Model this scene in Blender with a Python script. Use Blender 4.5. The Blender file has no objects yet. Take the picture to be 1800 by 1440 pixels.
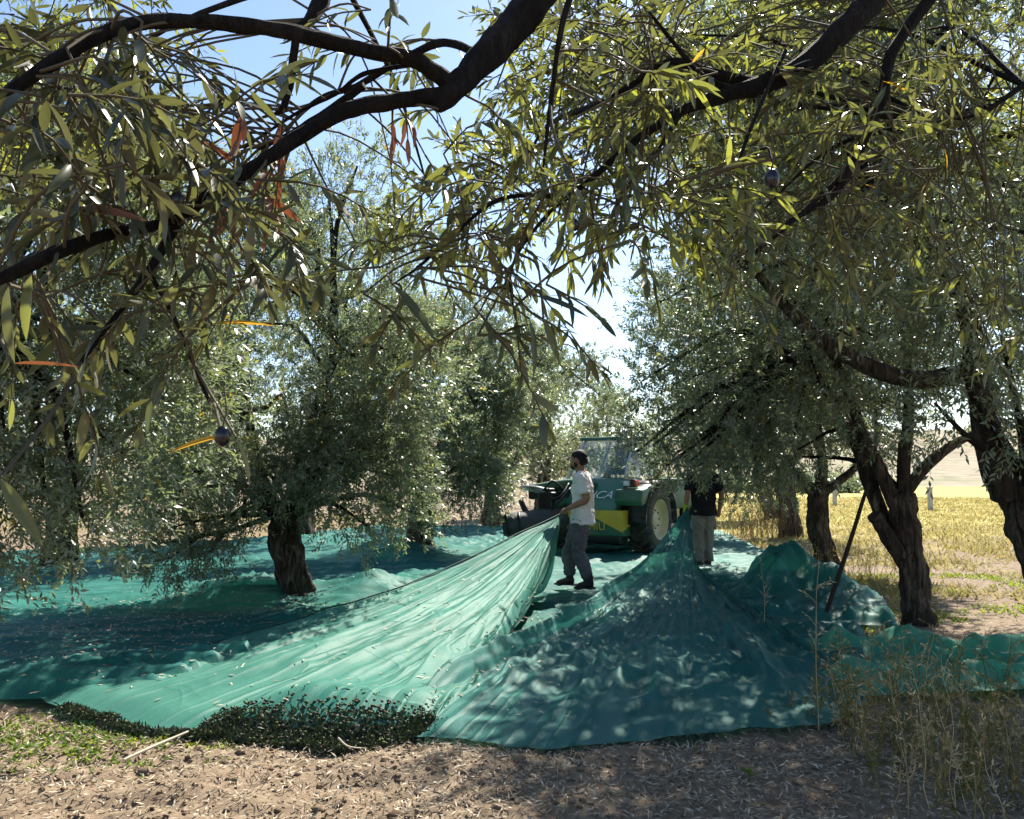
import bpy, bmesh, math, random
import numpy as np
from mathutils import Vector, Matrix, Quaternion

SC = bpy.context.scene
COL = SC.collection
PI = math.pi

# ------------------------------------------------------------------ camera, sky, sun, exposure
FPX, CAMH, PITCH = 1442.0, 1.5, math.atan(118 / 1442.0)
SUN_AZ, SUN_EL = math.radians(27), math.radians(48)
cd = bpy.data.cameras.new('camera'); cam = bpy.data.objects.new('camera', cd); COL.objects.link(cam)
cd.sensor_fit = 'HORIZONTAL'; cd.sensor_width = 36; cd.lens = 36 * FPX / 1800; cd.clip_start = 0.05; cd.clip_end = 6000
cam.location = (0, 0, CAMH); cam.rotation_euler = (PI / 2 + PITCH, 0, 0)
SC.camera = cam
wd = bpy.data.worlds.new('World'); SC.world = wd; wd.use_nodes = True
wn = wd.node_tree; bg = wn.nodes['Background']
sky = wn.nodes.new('ShaderNodeTexSky'); sky.sky_type = 'NISHITA'; sky.sun_disc = False
sky.sun_elevation = SUN_EL; sky.sun_rotation = SUN_AZ; sky.altitude = 50; sky.air_density = 1.0; sky.dust_density = 0.5; sky.ozone_density = 2.0
wn.links.new(sky.outputs[0], bg.inputs[0]); bg.inputs[1].default_value = 0.08
sd = bpy.data.lights.new('sun', 'SUN'); sd.energy = 5.0; sd.angle = math.radians(0.5); sd.color = (1, 0.93, 0.80)
sun = bpy.data.objects.new('sun', sd); COL.objects.link(sun)
SUNDIR = Vector((math.sin(SUN_AZ) * math.cos(SUN_EL), math.cos(SUN_AZ) * math.cos(SUN_EL), math.sin(SUN_EL)))
sun.rotation_euler = SUNDIR.to_track_quat('Z', 'Y').to_euler(); sun.location = (5, 5, 30)
SC.view_settings.view_transform = 'Standard'; SC.view_settings.look = 'None'
SC.view_settings.exposure = 1.5; SC.view_settings.gamma = 1
SC.cycles.max_bounces = 5; SC.cycles.transparent_max_bounces = 8; SC.cycles.transmission_bounces = 4; SC.cycles.use_adaptive_sampling = True; SC.cycles.adaptive_threshold = .03; SC.cycles.diffuse_bounces = 3; SC.cycles.glossy_bounces = 2
SC.cycles.use_denoising = True

# ------------------------------------------------------------------ helpers
def ray(px, py):
    u = (px - 900) / FPX; v = (720 - py) / FPX; c, s = math.cos(PITCH), math.sin(PITCH)
    return Vector((u, c - v * s, s + v * c))
def at(px, py, d):
    r = ray(px, py); return Vector((0, 0, CAMH)) + r * (d / r.y)
def gr(px, py, z=0.0):
    r = ray(px, py); return Vector((0, 0, CAMH)) + r * ((z - CAMH) / r.z)

def _grad(ix, iy, seed):
    h = (ix.astype(np.int64) * 374761393 + iy.astype(np.int64) * 668265263 + seed * 1274126177) & 0xffffffff
    h = ((h ^ (h >> 13)) * 1274126177) & 0xffffffff
    a = ((h ^ (h >> 16)) & 0xffff) / 65536.0 * 2 * np.pi
    return np.cos(a), np.sin(a)
def pn(x, y, seed=0):
    x = np.asarray(x, float); y = np.asarray(y, float)
    ix = np.floor(x); iy = np.floor(y); fx = x - ix; fy = y - iy
    u = fx * fx * fx * (fx * (fx * 6 - 15) + 10); v = fy * fy * fy * (fy * (fy * 6 - 15) + 10)
    r = []
    for dy in (0, 1):
        for dx in (0, 1):
            gx, gy = _grad(ix + dx, iy + dy, seed); r.append(gx * (fx - dx) + gy * (fy - dy))
    return ((r[0] * (1 - u) + r[1] * u) * (1 - v) + (r[2] * (1 - u) + r[3] * u) * v) * 1.5
def fbm(x, y, seed=0, o=4):
    t = 0; a = 1.0
    for i in range(o):
        t = t + a * pn(x * 2 ** i, y * 2 ** i, seed + i * 17); a *= 0.5
    return t
def ridged(x, y, seed=0): return 1 - np.abs(pn(x, y, seed)) * 2

def mesh_np(name, groups, mat, attr=None, smooth=False):
    """groups: list of (V(n,3), F(m,k)); attr: list of per-face value arrays"""
    me = bpy.data.meshes.new(name); groups = [(np.asarray(g[0], np.float32).reshape(-1, 3), g[1]) for g in groups]
    nv = sum(len(g[0]) for g in groups); V = np.concatenate([np.asarray(g[0], np.float32).reshape(-1, 3) for g in groups])
    off = 0; idx = []; starts = []; ls = 0
    for v, f in groups:
        f = np.asarray(f, np.int32); m, k = f.shape
        idx.append((f + off).ravel()); starts.append(ls + np.arange(m, dtype=np.int32) * k); ls += m * k; off += len(v)
    idx = np.concatenate(idx); starts = np.concatenate(starts)
    me.vertices.add(nv); me.vertices.foreach_set('co', V.ravel())
    me.loops.add(len(idx)); me.loops.foreach_set('vertex_index', idx)
    me.polygons.add(len(starts)); me.polygons.foreach_set('loop_start', starts)
    if attr is not None:
        a = me.attributes.new('var', 'FLOAT', 'FACE'); a.data.foreach_set('value', np.concatenate(attr).astype(np.float32))
    me.update(calc_edges=True)
    if smooth: me.polygons.foreach_set('use_smooth', np.ones(len(starts), bool))
    if mat is not None: me.materials.append(mat)
    return me
def add_uv(me, uv):
    l = me.uv_layers.new(name='UVMap'); i = np.empty(len(me.loops), np.int32); me.loops.foreach_get('vertex_index', i)
    l.data.foreach_set('uv', np.asarray(uv, np.float32).reshape(-1, 2)[i].ravel()); return me
def obj(name, me, parent=None):
    o = bpy.data.objects.new(name, me); COL.objects.link(o)
    if parent is not None: o.parent = parent
    return o
def tag(o, label=None, cat=None, group=None, kind=None):
    if label: o['label'] = label
    if cat: o['category'] = cat
    if group: o['group'] = group
    if kind: o['kind'] = kind
    return o
def empty(name, loc=(0, 0, 0), rz=0):
    o = bpy.data.objects.new(name, None); COL.objects.link(o); o.location = loc; o.rotation_euler = (0, 0, rz); o.empty_display_size = .1; return o
def grid_faces(n, m):
    i = np.arange(n - 1)[:, None] * m + np.arange(m - 1)[None]; i = i.ravel()
    return np.stack([i, i + 1, i + m + 1, i + m], 1)
def catmull(pts, n):
    pts = np.asarray(pts, float); k = len(pts)
    P = np.vstack([2 * pts[0] - pts[1], pts, 2 * pts[-1] - pts[-2]])
    t = np.linspace(0, k - 1 - 1e-6, n); i = t.astype(int); f = (t - i)[:, None]
    a, b, c, d = P[i], P[i + 1], P[i + 2], P[i + 3]
    return 0.5 * ((2 * b) + (-a + c) * f + (2 * a - 5 * b + 4 * c - d) * f ** 2 + (-a + 3 * b - 3 * c + d) * f ** 3)
def tube(pts, rad, n=None, seg=8, rough=0.0, seed=0, flat=None, caps=True, ref=None):
    """returns groups; pts control points, rad control radii; flat = list of (a,b) scale"""
    pts = np.asarray([tuple(p) for p in pts], float); rad = np.asarray(rad, float)
    n = n or max(2, len(pts) * 4)
    P = catmull(pts, n) if len(pts) > 2 else np.linspace(0, 1, n)[:, None] * (pts[1] - pts[0]) + pts[0]
    R = np.interp(np.linspace(0, 1, n), np.linspace(0, 1, len(rad)), rad)
    T = np.gradient(P, axis=0); T /= np.linalg.norm(T, axis=1)[:, None] + 1e-9
    ref = np.asarray(ref, float) if ref is not None else np.array([0.31, 0.95, 0.02]) if abs(T[:, 2]).mean() > .6 else np.array([0.05, 0.02, 1.0])
    A = np.cross(T, ref); A /= np.linalg.norm(A, axis=1)[:, None] + 1e-9
    B = np.cross(A, T)
    th = np.linspace(0, 2 * np.pi, seg, endpoint=False)
    rr = R[:, None] * np.ones(seg)[None]
    if rough: 
        s = np.linspace(0, 1, n)[:, None] * n * .22
        rr = rr * (1 + rough * (pn(np.cos(th)[None] * 1.6 + s * .45, np.sin(th)[None] * 1.6 + s * .3 + 7, seed) + (.55 * pn(np.cos(th)[None] * 4.5 + s * .06, np.sin(th)[None] * 4.5 + s * .04, seed + 8) if seg > 20 else 0) + .6 * pn(np.cos(th)[None] * 3.5 + s, np.sin(th)[None] * 3.5 - s, seed + 5)))
    fa = np.ones(n); fb = np.ones(n)
    if flat is not None:
        fl = np.asarray(flat, float); fa = np.interp(np.linspace(0, 1, n), np.linspace(0, 1, len(fl)), fl[:, 0]); fb = np.interp(np.linspace(0, 1, n), np.linspace(0, 1, len(fl)), fl[:, 1])
    V = P[:, None] + A[:, None] * (rr * np.cos(th) * fa[:, None])[..., None] + B[:, None] * (rr * np.sin(th) * fb[:, None])[..., None]
    i = np.arange(n - 1)[:, None] * seg; j = np.arange(seg)[None]; k = (j + 1) % seg
    F = np.stack([i + j, i + k, i + seg + k, i + seg + j], -1).reshape(-1, 4)
    out = [(V.reshape(-1, 3), F)]
    if caps:
        out.append((V[0], np.arange(seg)[None])); out.append((V[-1], np.arange(seg)[::-1][None]))
    return out
def box(c, s, R=None):
    v = np.array([[x, y, z] for x in (-.5, .5) for y in (-.5, .5) for z in (-.5, .5)]) * np.asarray(s, float)
    if R is not None: v = v @ np.asarray(R.to_3x3() if hasattr(R, 'to_3x3') else R).T
    f = np.array([[0, 1, 3, 2], [4, 6, 7, 5], [0, 4, 5, 1], [2, 3, 7, 6], [0, 2, 6, 4], [1, 5, 7, 3]])
    return (v + np.asarray(c, float), f)
def prism(poly, axis, a, b):
    """poly: 2D points; extruded along axis (0 x,1 y,2 z) from a to b"""
    n = len(poly); p = np.asarray(poly, float); V = np.zeros((2 * n, 3)); o = [i for i in range(3) if i != axis]
    V[:n, o[0]] = p[:, 0]; V[:n, o[1]] = p[:, 1]; V[:n, axis] = a; V[n:] = V[:n]; V[n:, axis] = b
    i = np.arange(n); j = (i + 1) % n
    return [(V, np.stack([i, j, j + n, i + n], 1)), (V[:n], np.arange(n)[::-1][None]), (V[n:], np.arange(n)[None])]
def recalc(me, bevel=0.0):
    bm = bmesh.new(); bm.from_mesh(me); bmesh.ops.remove_doubles(bm, verts=bm.verts, dist=1e-5)
    bmesh.ops.recalc_face_normals(bm, faces=bm.faces)
    if bevel: bmesh.ops.bevel(bm, geom=[e for e in bm.edges if len(e.link_faces) == 2 and e.calc_face_angle(0) > .5], offset=bevel, segments=2, affect='EDGES', profile=.6, clamp_overlap=True)
    bm.to_mesh(me); bm.free(); return me

# ------------------------------------------------------------------ materials
class NT:
    def __init__(s, name):
        s.m = bpy.data.materials.new(name); s.m.use_nodes = True; s.t = s.m.node_tree; s.n = s.t.nodes; s.l = s.t.links
        s.n.clear(); s.out = s.n.new('ShaderNodeOutputMaterial')
    def new(s, t, **k):
        n = s.n.new('ShaderNode' + t)
        for a, b in k.items():
            if a.startswith('i_'): n.inputs[a[2:].replace('_', ' ')].default_value = b
            else: setattr(n, a, b)
        return n
    def ramp(s, src, stops):
        r = s.new('ValToRGB'); e = r.color_ramp.elements
        while len(e) < len(stops): e.new(.5)
        for el, (p, c) in zip(e, stops): el.position = p; el.color = (*c, 1) if len(c) == 3 else c
        s.l.new(src, r.inputs[0]); return r.outputs[0]
    def noise(s, scale, detail=4, rough=.6, vec=None, dist=0):
        n = s.new('TexNoise'); n.inputs['Scale'].default_value = scale; n.inputs['Detail'].default_value = detail; n.inputs['Roughness'].default_value = rough; n.inputs['Distortion'].default_value = dist
        if vec is not None: s.l.new(vec, n.inputs['Vector'])
        return n.outputs['Fac']
    def coord(s, scale=(1, 1, 1), kind='Object'):
        c = s.new('TexCoord'); m = s.new('Mapping'); m.inputs['Scale'].default_value = scale; s.l.new(c.outputs[kind], m.inputs[0]); return m.outputs[0]
    def bump(s, h, strength=.5, dist=.02):
        b = s.new('Bump'); b.inputs['Strength'].default_value = strength; b.inputs['Distance'].default_value = dist; s.l.new(h, b.inputs['Height']); return b.outputs[0]
    def mix(s, f, a, b, mode='MIX'):
        m = s.new('MixRGB', blend_type=mode)
        for k, v in zip(range(3), (f, a, b)):
            if isinstance(v, (int, float)): m.inputs[k].default_value = v
            elif isinstance(v, tuple): m.inputs[k].default_value = (*v, 1)
            else: s.l.new(v, m.inputs[k])
        return m.outputs[0]
    def bsdf(s, col, rough=.6, nrm=None, spec=.5, metal=0.0):
        p = s.new('BsdfPrincipled')
        if isinstance(col, tuple): p.inputs['Base Color'].default_value = (*col, 1)
        else: s.l.new(col, p.inputs['Base Color'])
        if isinstance(rough, (int, float)): p.inputs['Roughness'].default_value = rough
        else: s.l.new(rough, p.inputs['Roughness'])
        p.inputs['Specular IOR Level'].default_value = spec; p.inputs['Metallic'].default_value = metal
        if nrm is not None: s.l.new(nrm, p.inputs['Normal'])
        return p.outputs[0]
    def shmix(s, f, a, b):
        m = s.new('MixShader')
        if isinstance(f, (int, float)): m.inputs[0].default_value = f
        else: s.l.new(f, m.inputs[0])
        s.l.new(a, m.inputs[1]); s.l.new(b, m.inputs[2]); return m.outputs[0]
    def done(s, sh): s.l.new(sh, s.out.inputs[0]); return s.m

def leaf_material(name, top, under, trans, tw=.42, rough=.33):
    t = NT(name)
    a = t.new('Attribute', attribute_name='var'); geo = t.new('NewGeometry')
    tc = t.ramp(a.outputs['Fac'], top); uc = t.ramp(a.outputs['Fac'], under); rc = t.ramp(a.outputs['Fac'], trans)
    c = t.mix(geo.outputs['Backfacing'], tc, uc)
    p = t.bsdf(c, rough, spec=.75)
    tr = t.new('BsdfTranslucent'); t.l.new(rc, tr.inputs[0])
    return t.done(t.shmix(tw, p, tr.outputs[0]))
TOP = [(0, (.055, .072, .046)), (.5, (.098, .118, .072)), (.9, (.155, .175, .10)), (.97, (.22, .19, .03)), (1, (.30, .15, .02))]
UND = [(0, (.17, .20, .155)), (.5, (.24, .27, .205)), (.9, (.30, .32, .23)), (.97, (.32, .27, .06)), (1, (.33, .18, .04))]
TRA = [(0, (.12, .165, .08)), (.5, (.21, .27, .115)), (.9, (.32, .38, .14)), (.97, (.55, .42, .03)), (1, (.60, .28, .02))]
M = {}
M['leaf'] = leaf_material('olive_leaf', TOP, UND, TRA)
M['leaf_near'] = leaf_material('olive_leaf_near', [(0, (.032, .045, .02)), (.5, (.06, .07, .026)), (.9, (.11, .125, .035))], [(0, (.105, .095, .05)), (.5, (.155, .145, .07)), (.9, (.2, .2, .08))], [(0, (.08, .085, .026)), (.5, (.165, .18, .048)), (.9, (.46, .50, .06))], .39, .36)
M['leaf_dry'] = leaf_material('olive_leaf_dry', [(0, (.16, .055, .025)), (1, (.26, .10, .04))], [(0, (.18, .07, .035)), (1, (.28, .12, .05))], [(0, (.16, .045, .02)), (1, (.24, .08, .03))], .3, .6)
M['leaf_yellow'] = leaf_material('olive_leaf_yellow', [(0, (.34, .20, .02)), (1, (.45, .28, .03))], [(0, (.40, .26, .05)), (1, (.45, .3, .06))], [(0, (.7, .36, .02)), (1, (.8, .5, .03))], .4, .5)

def bark(name, c0, c1, c2, s=1.0):
    t = NT(name); v = t.coord((13 * s, 13 * s, 2.4 * s)); n = t.noise(1.5, 8, .7, v, .9); n2 = t.noise(2.2 * s, 3, .5, t.coord())
    c = t.mix(t.ramp(n2, [(.35, (0, 0, 0)), (.65, (1, 1, 1))]), t.ramp(n, [(.38, c0), (.5, c1), (.64, c2)]), t.ramp(n, [(.3, tuple(x * .7 for x in c0)), (.7, tuple(x * .85 for x in c1))]))
    return t.done(t.bsdf(c, .9, t.bump(n, 1.0, .10), .2))
M['bark'] = bark('olive_bark', (.016, .011, .008), (.10, .075, .057), (.26, .21, .165))
M['bark_thin'] = bark('olive_branch_bark', (.016, .011, .009), (.034, .026, .021), (.062, .05, .04), 3)
M['twig'] = NT('twig_bark'); M['twig'] = M['twig'].done(M['twig'].bsdf((.085, .07, .045), .85, None, .2))

def soil():
    t = NT('orchard_soil'); v = t.coord()
    n1 = t.noise(.35, 4, .6, v); n2 = t.noise(14, 8, .7, v); n3 = t.noise(90, 4, .7, v)
    base = t.ramp(n2, [(.25, (.10, .07, .046)), (.5, (.19, .142, .098)), (.72, (.28, .22, .152))])
    # dry grass field: grows beyond the orchard rows on the right
    sep = t.new('SeparateXYZ'); t.l.new(v, sep.inputs[0])
    def math_(op, a, b, clamp=False):
        m = t.new('Math', operation=op, use_clamp=clamp)
        for k, x in enumerate((a, b)):
            if isinstance(x, (int, float)): m.inputs[k].default_value = x
            else: t.l.new(x, m.inputs[k])
        return m.outputs[0]
    e = math_('ADD', math_('MULTIPLY', math_('SUBTRACT', sep.outputs[1], 17), .10), math_('MULTIPLY', math_('SUBTRACT', math_('ADD', math_('MULTIPLY', n1, .5), math_('MULTIPLY', t.noise(2.2, 6, .7, v), .5)), .5), 6))
    grass = t.ramp(t.noise(1.7, 6, .7, t.coord((.35, 1.2, 1))), [(.3, (.24, .20, .07)), (.5, (.34, .29, .09)), (.7, (.42, .36, .15))])
    e = math_('MULTIPLY', math_('MINIMUM', math_('MAXIMUM', e, 0), 1), math_('MULTIPLY', math_('SUBTRACT', sep.outputs[0], 2.5), .3, True))
    f = t.ramp(e, [(0, (0, 0, 0)), (1, (1, 1, 1))])
    c = t.mix(f, base, grass)
    h = math_('ADD', n2, math_('MULTIPLY', n3, .4))
    return t.done(t.bsdf(c, .95, t.bump(h, .6, .02), .15))
M['soil'] = soil()
def varmat(name, stops, rough=.85, tw=0.0, tcol=None, spec=.25):
    t = NT(name); a = t.new('Attribute', attribute_name='var'); c = t.ramp(a.outputs['Fac'], stops)
    p = t.bsdf(c, rough, None, spec)
    if tw:
        tr = t.new('BsdfTranslucent')
        t.l.new(t.ramp(a.outputs['Fac'], tcol) if tcol else c, tr.inputs[0]); p = t.shmix(tw, p, tr.outputs[0])
    return t.done(p)
M['litter'] = varmat('fallen_leaves', [(0, (.11, .08, .055)), (.35, (.24, .19, .135)), (.7, (.38, .32, .235)), (1, (.54, .47, .36))], .7)
M['clod'] = varmat('soil_clods', [(0, (.10, .07, .047)), (1, (.21, .155, .108))], 1.0, spec=.05)
M['clover'] = varmat('ground_herbs', [(0, (.04, .09, .012)), (.6, (.10, .17, .02)), (1, (.22, .24, .03))], .6, .4, [(0, (.12, .26, .02)), (1, (.45, .50, .04))])
M['heap'] = varmat('netted_leaf_heap', [(0, (.014, .024, .012)), (.5, (.045, .06, .024)), (1, (.14, .15, .065))], .6, .15)
M['olive_mix'] = varmat('picked_olive_skin', [(0, (.02, .012, .02)), (.5, (.06, .035, .03)), (.6, (.055, .07, .02)), (1, (.09, .11, .03))], .5, spec=.2)
M['straw'] = varmat('dry_grass', [(0, (.20, .19, .06)), (.5, (.36, .30, .10)), (1, (.46, .40, .19))], .8, .4)
M['weed'] = varmat('dry_weeds', [(0, (.10, .125, .03)), (.35, (.23, .19, .06)), (.7, (.40, .27, .12)), (1, (.60, .50, .30))], .8, .25)
M['bush'] = varmat('dry_bush', [(0, (.22, .13, .06)), (1, (.42, .30, .15))], .85, .3)

def netmat(name, c0, c1, thin=.2, tint=(.25, .75, .6), dust=.3):
    t = NT(name); uv = t.new('TexCoord').outputs['UV']
    def uvm(sc, rot=0.0):
        m = t.new('Mapping'); m.inputs['Scale'].default_value = (*sc, 1); m.inputs['Rotation'].default_value = (0, 0, rot); t.l.new(uv, m.inputs[0]); return m.outputs[0]
    def crease(sc, rot, detail=2, dist=.6, w=.09):
        n = t.noise(1.0, detail, .55, uvm(sc, rot), dist); d = t.new('Math', operation='SUBTRACT'); t.l.new(n, d.inputs[0]); d.inputs[1].default_value = .5
        q = t.new('Math', operation='ABSOLUTE'); t.l.new(d.outputs[0], q.inputs[0]); return t.ramp(q.outputs[0], [(0, (1, 1, 1)), (w, (.18, .18, .18)), (w * 3, (0, 0, 0))])
    k1 = crease((1.3, .07), 0, 1, .12, .05); k2 = crease((3.1, .16), .05, 1, .15, .05); k3 = crease((1.1, 1.0), -.5, 2, .6, .03)
    h = t.mix(1, t.mix(1, k1, t.mix(1, k2, (.45, .45, .45), 'MULTIPLY'), 'ADD'), t.mix(1, k3, (.14, .14, .14), 'MULTIPLY'), 'ADD')
    h = t.mix(.3, h, t.noise(7, 5, .6, uvm((1, .5))), 'ADD')
    n = t.noise(.9, 5, .62, uvm((1, 1))); w = t.noise(75, 2, .6, uvm((1, 1))); fd = t.noise(.55, 6, .7, uvm((1.4, .6)), .8)
    c = t.ramp(n, [(.32, c0), (.68, c1)])
    c = t.mix(t.ramp(w, [(.4, (0, 0, 0)), (.65, (.35, .35, .35))]), c, tuple(x * .6 for x in c0))
    dm = t.mix(1, t.ramp(fd, [(.45, (0, 0, 0)), (.75, (dust, dust, dust))]), (1, 1, 1), 'MULTIPLY')
    c = t.mix(dm, c, tuple(x * .55 + y for x, y in zip(c1, (.09, .085, .065))))
    nrm = t.bump(h, .6, .04)
    p = t.bsdf(c, .58, nrm, .3)
    tr = t.new('BsdfTranslucent'); t.l.new(c, tr.inputs[0])
    sh = t.shmix(.26, p, tr.outputs[0])
    tp = t.new('BsdfTransparent'); tp.inputs[0].default_value = (*tint, 1)
    return t.done(t.shmix(thin, sh, tp.outputs[0]))
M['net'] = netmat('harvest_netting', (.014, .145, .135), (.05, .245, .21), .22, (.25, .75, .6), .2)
M['net_pale'] = netmat('harvest_netting_sunlit', (.035, .20, .16), (.085, .285, .23), .2, (.25, .75, .6), .16)  # paler copy of the netting, sunlight on the sweep put into its colour
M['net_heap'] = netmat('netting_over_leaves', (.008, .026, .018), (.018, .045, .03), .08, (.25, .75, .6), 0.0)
M['net_bright'] = netmat('harvest_netting_bright_green', (.04, .30, .18), (.12, .42, .29), .2)  # lighter, stronger green than the other netting
def plain(name, col, rough=.6, spec=.4, metal=0, bs=0, bscale=30, var=.25, dust=0):
    t = NT(name); v = t.coord(); n = t.noise(4, 6, .7, v)
    c = t.mix(t.ramp(n, [(.3, (0, 0, 0)), (.75, (1, 1, 1))]), col, tuple(x * (1 - var) + .02 * var for x in col))
    if dust: c = t.mix(t.ramp(t.noise(2.6, 8, .72, v, .5), [(.4, (.08 * dust,) * 3), (.72, (dust,) * 3)]), c, (.30, .24, .17))
    nr = t.bump(t.noise(bscale, 4, .6, v), bs, .02) if bs else None
    return t.done(t.bsdf(c, rough, nr, spec, metal))
M['green'] = plain('machine_green_paint', (.008, .12, .062), .45, .4, dust=.35)
M['teal'] = plain('machine_teal_paint', (.02, .19, .125), .45, .4, dust=.35)
M['yellow'] = plain('machine_yellow_paint', (.62, .43, .02), .5, dust=.35)
M['black'] = plain('black_paint', (.012, .014, .014), .45)
M['rubber'] = plain('tyre_rubber', (.022, .023, .026), .85, .3, 0, .5, 40, dust=.45)
M['cream'] = plain('cream_rim_paint', (.58, .47, .26), .55, dust=.5)
M['steel'] = plain('machine_steel', (.30, .31, .32), .35, .5, .7)
M['chrome'] = plain('pale_metal', (.6, .62, .63), .3, .5, .3)
M['white'] = plain('white_paint', (.75, .76, .74), .5)
M['red'] = plain('red_lens', (.5, .035, .01), .25)
M['cover'] = plain('dark_grey_tarpaulin', (.055, .06, .07), .6, .3, 0, .5, 12)
t = NT('cab_glass'); g = t.bsdf((.55, .62, .66), .06, None, .6); tp = t.new('BsdfTransparent'); tp.inputs[0].default_value = (.85, .92, .95, 1); M['glass'] = t.done(t.shmix(.78, g, tp.outputs[0]))
M['skin'] = plain('skin', (.33, .17, .105), .55, .4)
M['hair'] = plain('dark_hair', (.012, .011, .014), .7, .3, 0, .6, 120)
M['shirt'] = plain('white_cotton', (.70, .70, .70), .85, .2, 0, .5, 14, .12)
M['tee_black'] = plain('black_cotton', (.010, .010, .013), .85, .2, 0, .5, 14)
M['trouser'] = plain('grey_trousers', (.115, .115, .125), .9, .2, 0, .6, 13)
M['cargo'] = plain('beige_trousers', (.235, .215, .18), .9, .2, 0, .6, 13)
M['boot'] = plain('dark_leather', (.035, .026, .022), .6, .4)
M['glove'] = plain('yellow_green_glove', (.42, .50, .05), .7)
M['olive'] = plain('ripe_olive', (.008, .006, .012), .25, .5)
M['olive_g'] = plain('green_olive', (.11, .15, .035), .35, .5)
M['pole'] = plain('weathered_wood_pole', (.035, .025, .018), .9, .2, 0, .6, 40)
M['concrete'] = plain('pale_concrete', (.42, .42, .43), .9, .2, 0, .4, 20)
M['rope'] = plain('dark_green_cord', (.008, .045, .035), .8)
M['stick'] = plain('bleached_stick', (.50, .43, .34), .85)
def hillmat():
    t = NT('far_hillside'); v = t.coord((1, 1, 1)); n = t.noise(.02, 6, .6, v); n2 = t.noise(.25, 5, .6, v)
    c = t.mix(t.ramp(n2, [(.45, (0, 0, 0)), (.62, (1, 1, 1))]), t.ramp(n, [(.35, (.22, .17, .125)), (.5, (.28, .235, .18)), (.66, (.20, .19, .11))]), (.16, .155, .10))
    return t.done(t.bsdf(c, .95, None, .1))
M['hill'] = hillmat()

# ------------------------------------------------------------------ ground and terrain
rng = np.random.default_rng(11)
def gz(x, y):
    x = np.asarray(x, float); y = np.asarray(y, float)
    near = np.clip(1 - (np.abs(y - 4) / 9), 0, 1)
    fur = np.clip(-x * .5 + .3, 0, 1) * np.clip((4.9 - y), 0, 1)      # ruts of dug soil, front left
    return .035 * pn(x * .55, y * .55, 3) + near * (.028 * fbm(x * 2.4, y * 3.2, 5, 4)) + fur * .075 * pn(x * 1.0, y * 4.5, 9) - .03
def axis_lin(parts):
    return np.unique(np.concatenate([np.arange(a, b, s) for a, b, s in parts]))
xs = axis_lin([(-900, -100, 80), (-100, -20, 5), (-20, -5, .6), (-5, 5, .05), (5, 20, .6), (20, 100, 5), (100, 901, 80)])
ys = axis_lin([(-60, -4, 4), (-4, 2.8, .4), (2.8, 6.2, .04), (6.2, 14, .3), (14, 60, 2), (60, 200, 14), (200, 1300, 100)])
X, Y = np.meshgrid(xs, ys, indexing='ij'); Z = gz(X, Y)
gnd = obj('ground', mesh_np('ground', [(np.stack([X, Y, Z], -1), grid_faces(len(xs), len(ys))[:, ::-1])], M['soil'], smooth=True))
tag(gnd, kind='structure')
# far hills
hx = np.linspace(-900, 900, 160); hy = np.linspace(110, 700, 50); X, Y = np.meshgrid(hx, hy, indexing='ij')
T = np.clip((Y - 110) / 330, 0, 1); T = T * T * (3 - 2 * T)
Z = T * (20 + 10 * pn(X / 160, Y / 160, 4) + np.clip(X, 0, 400) * .022 + 3 * fbm(X / 40, Y / 40, 8, 3)) - .4
tag(obj('hills', mesh_np('hills', [(np.stack([X, Y, Z], -1), grid_faces(160, 50)[:, ::-1])], M['hill'], smooth=True)), kind='structure')

# ------------------------------------------------------------------ foliage generators
def leaf_block(base, d, nrm, ln, wd, hexa, rng):
    """lanceolate leaves: base (n,3), direction, normal, length, width"""
    n = len(base); w = np.cross(d, nrm); w /= np.linalg.norm(w, axis=1)[:, None] + 1e-9
    nn = np.cross(w, d)
    cv = (rng.random(n) - .35)[:, None] * .22
    if not hexa:
        mid = base + d * ln[:, None] * .48 + nn * wd[:, None] * .12
        V = np.stack([base, mid + w * wd[:, None] / 2, base + d * ln[:, None] - nn * ln[:, None] * cv, mid - w * wd[:, None] / 2], 1)
        F = np.arange(n * 4).reshape(n, 4)
        return V.reshape(-1, 3), F[:, ::-1]
    a = base + d * ln[:, None] * .28 + nn * wd[:, None] * .06; b = base + d * ln[:, None] * .68 - nn * ln[:, None] * cv * .45 + nn * wd[:, None] * .06
    tip = base + d * ln[:, None] - nn * ln[:, None] * cv; W = w * wd[:, None] / 2
    V = np.stack([base, a - W * .9, b - W * .85, tip, b + W * .85, a + W * .9], 1)
    return V.reshape(-1, 3), np.arange(n * 6).reshape(n, 6)
def norm(a): return a / (np.linalg.norm(a, axis=-1, keepdims=True) + 1e-9)
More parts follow.
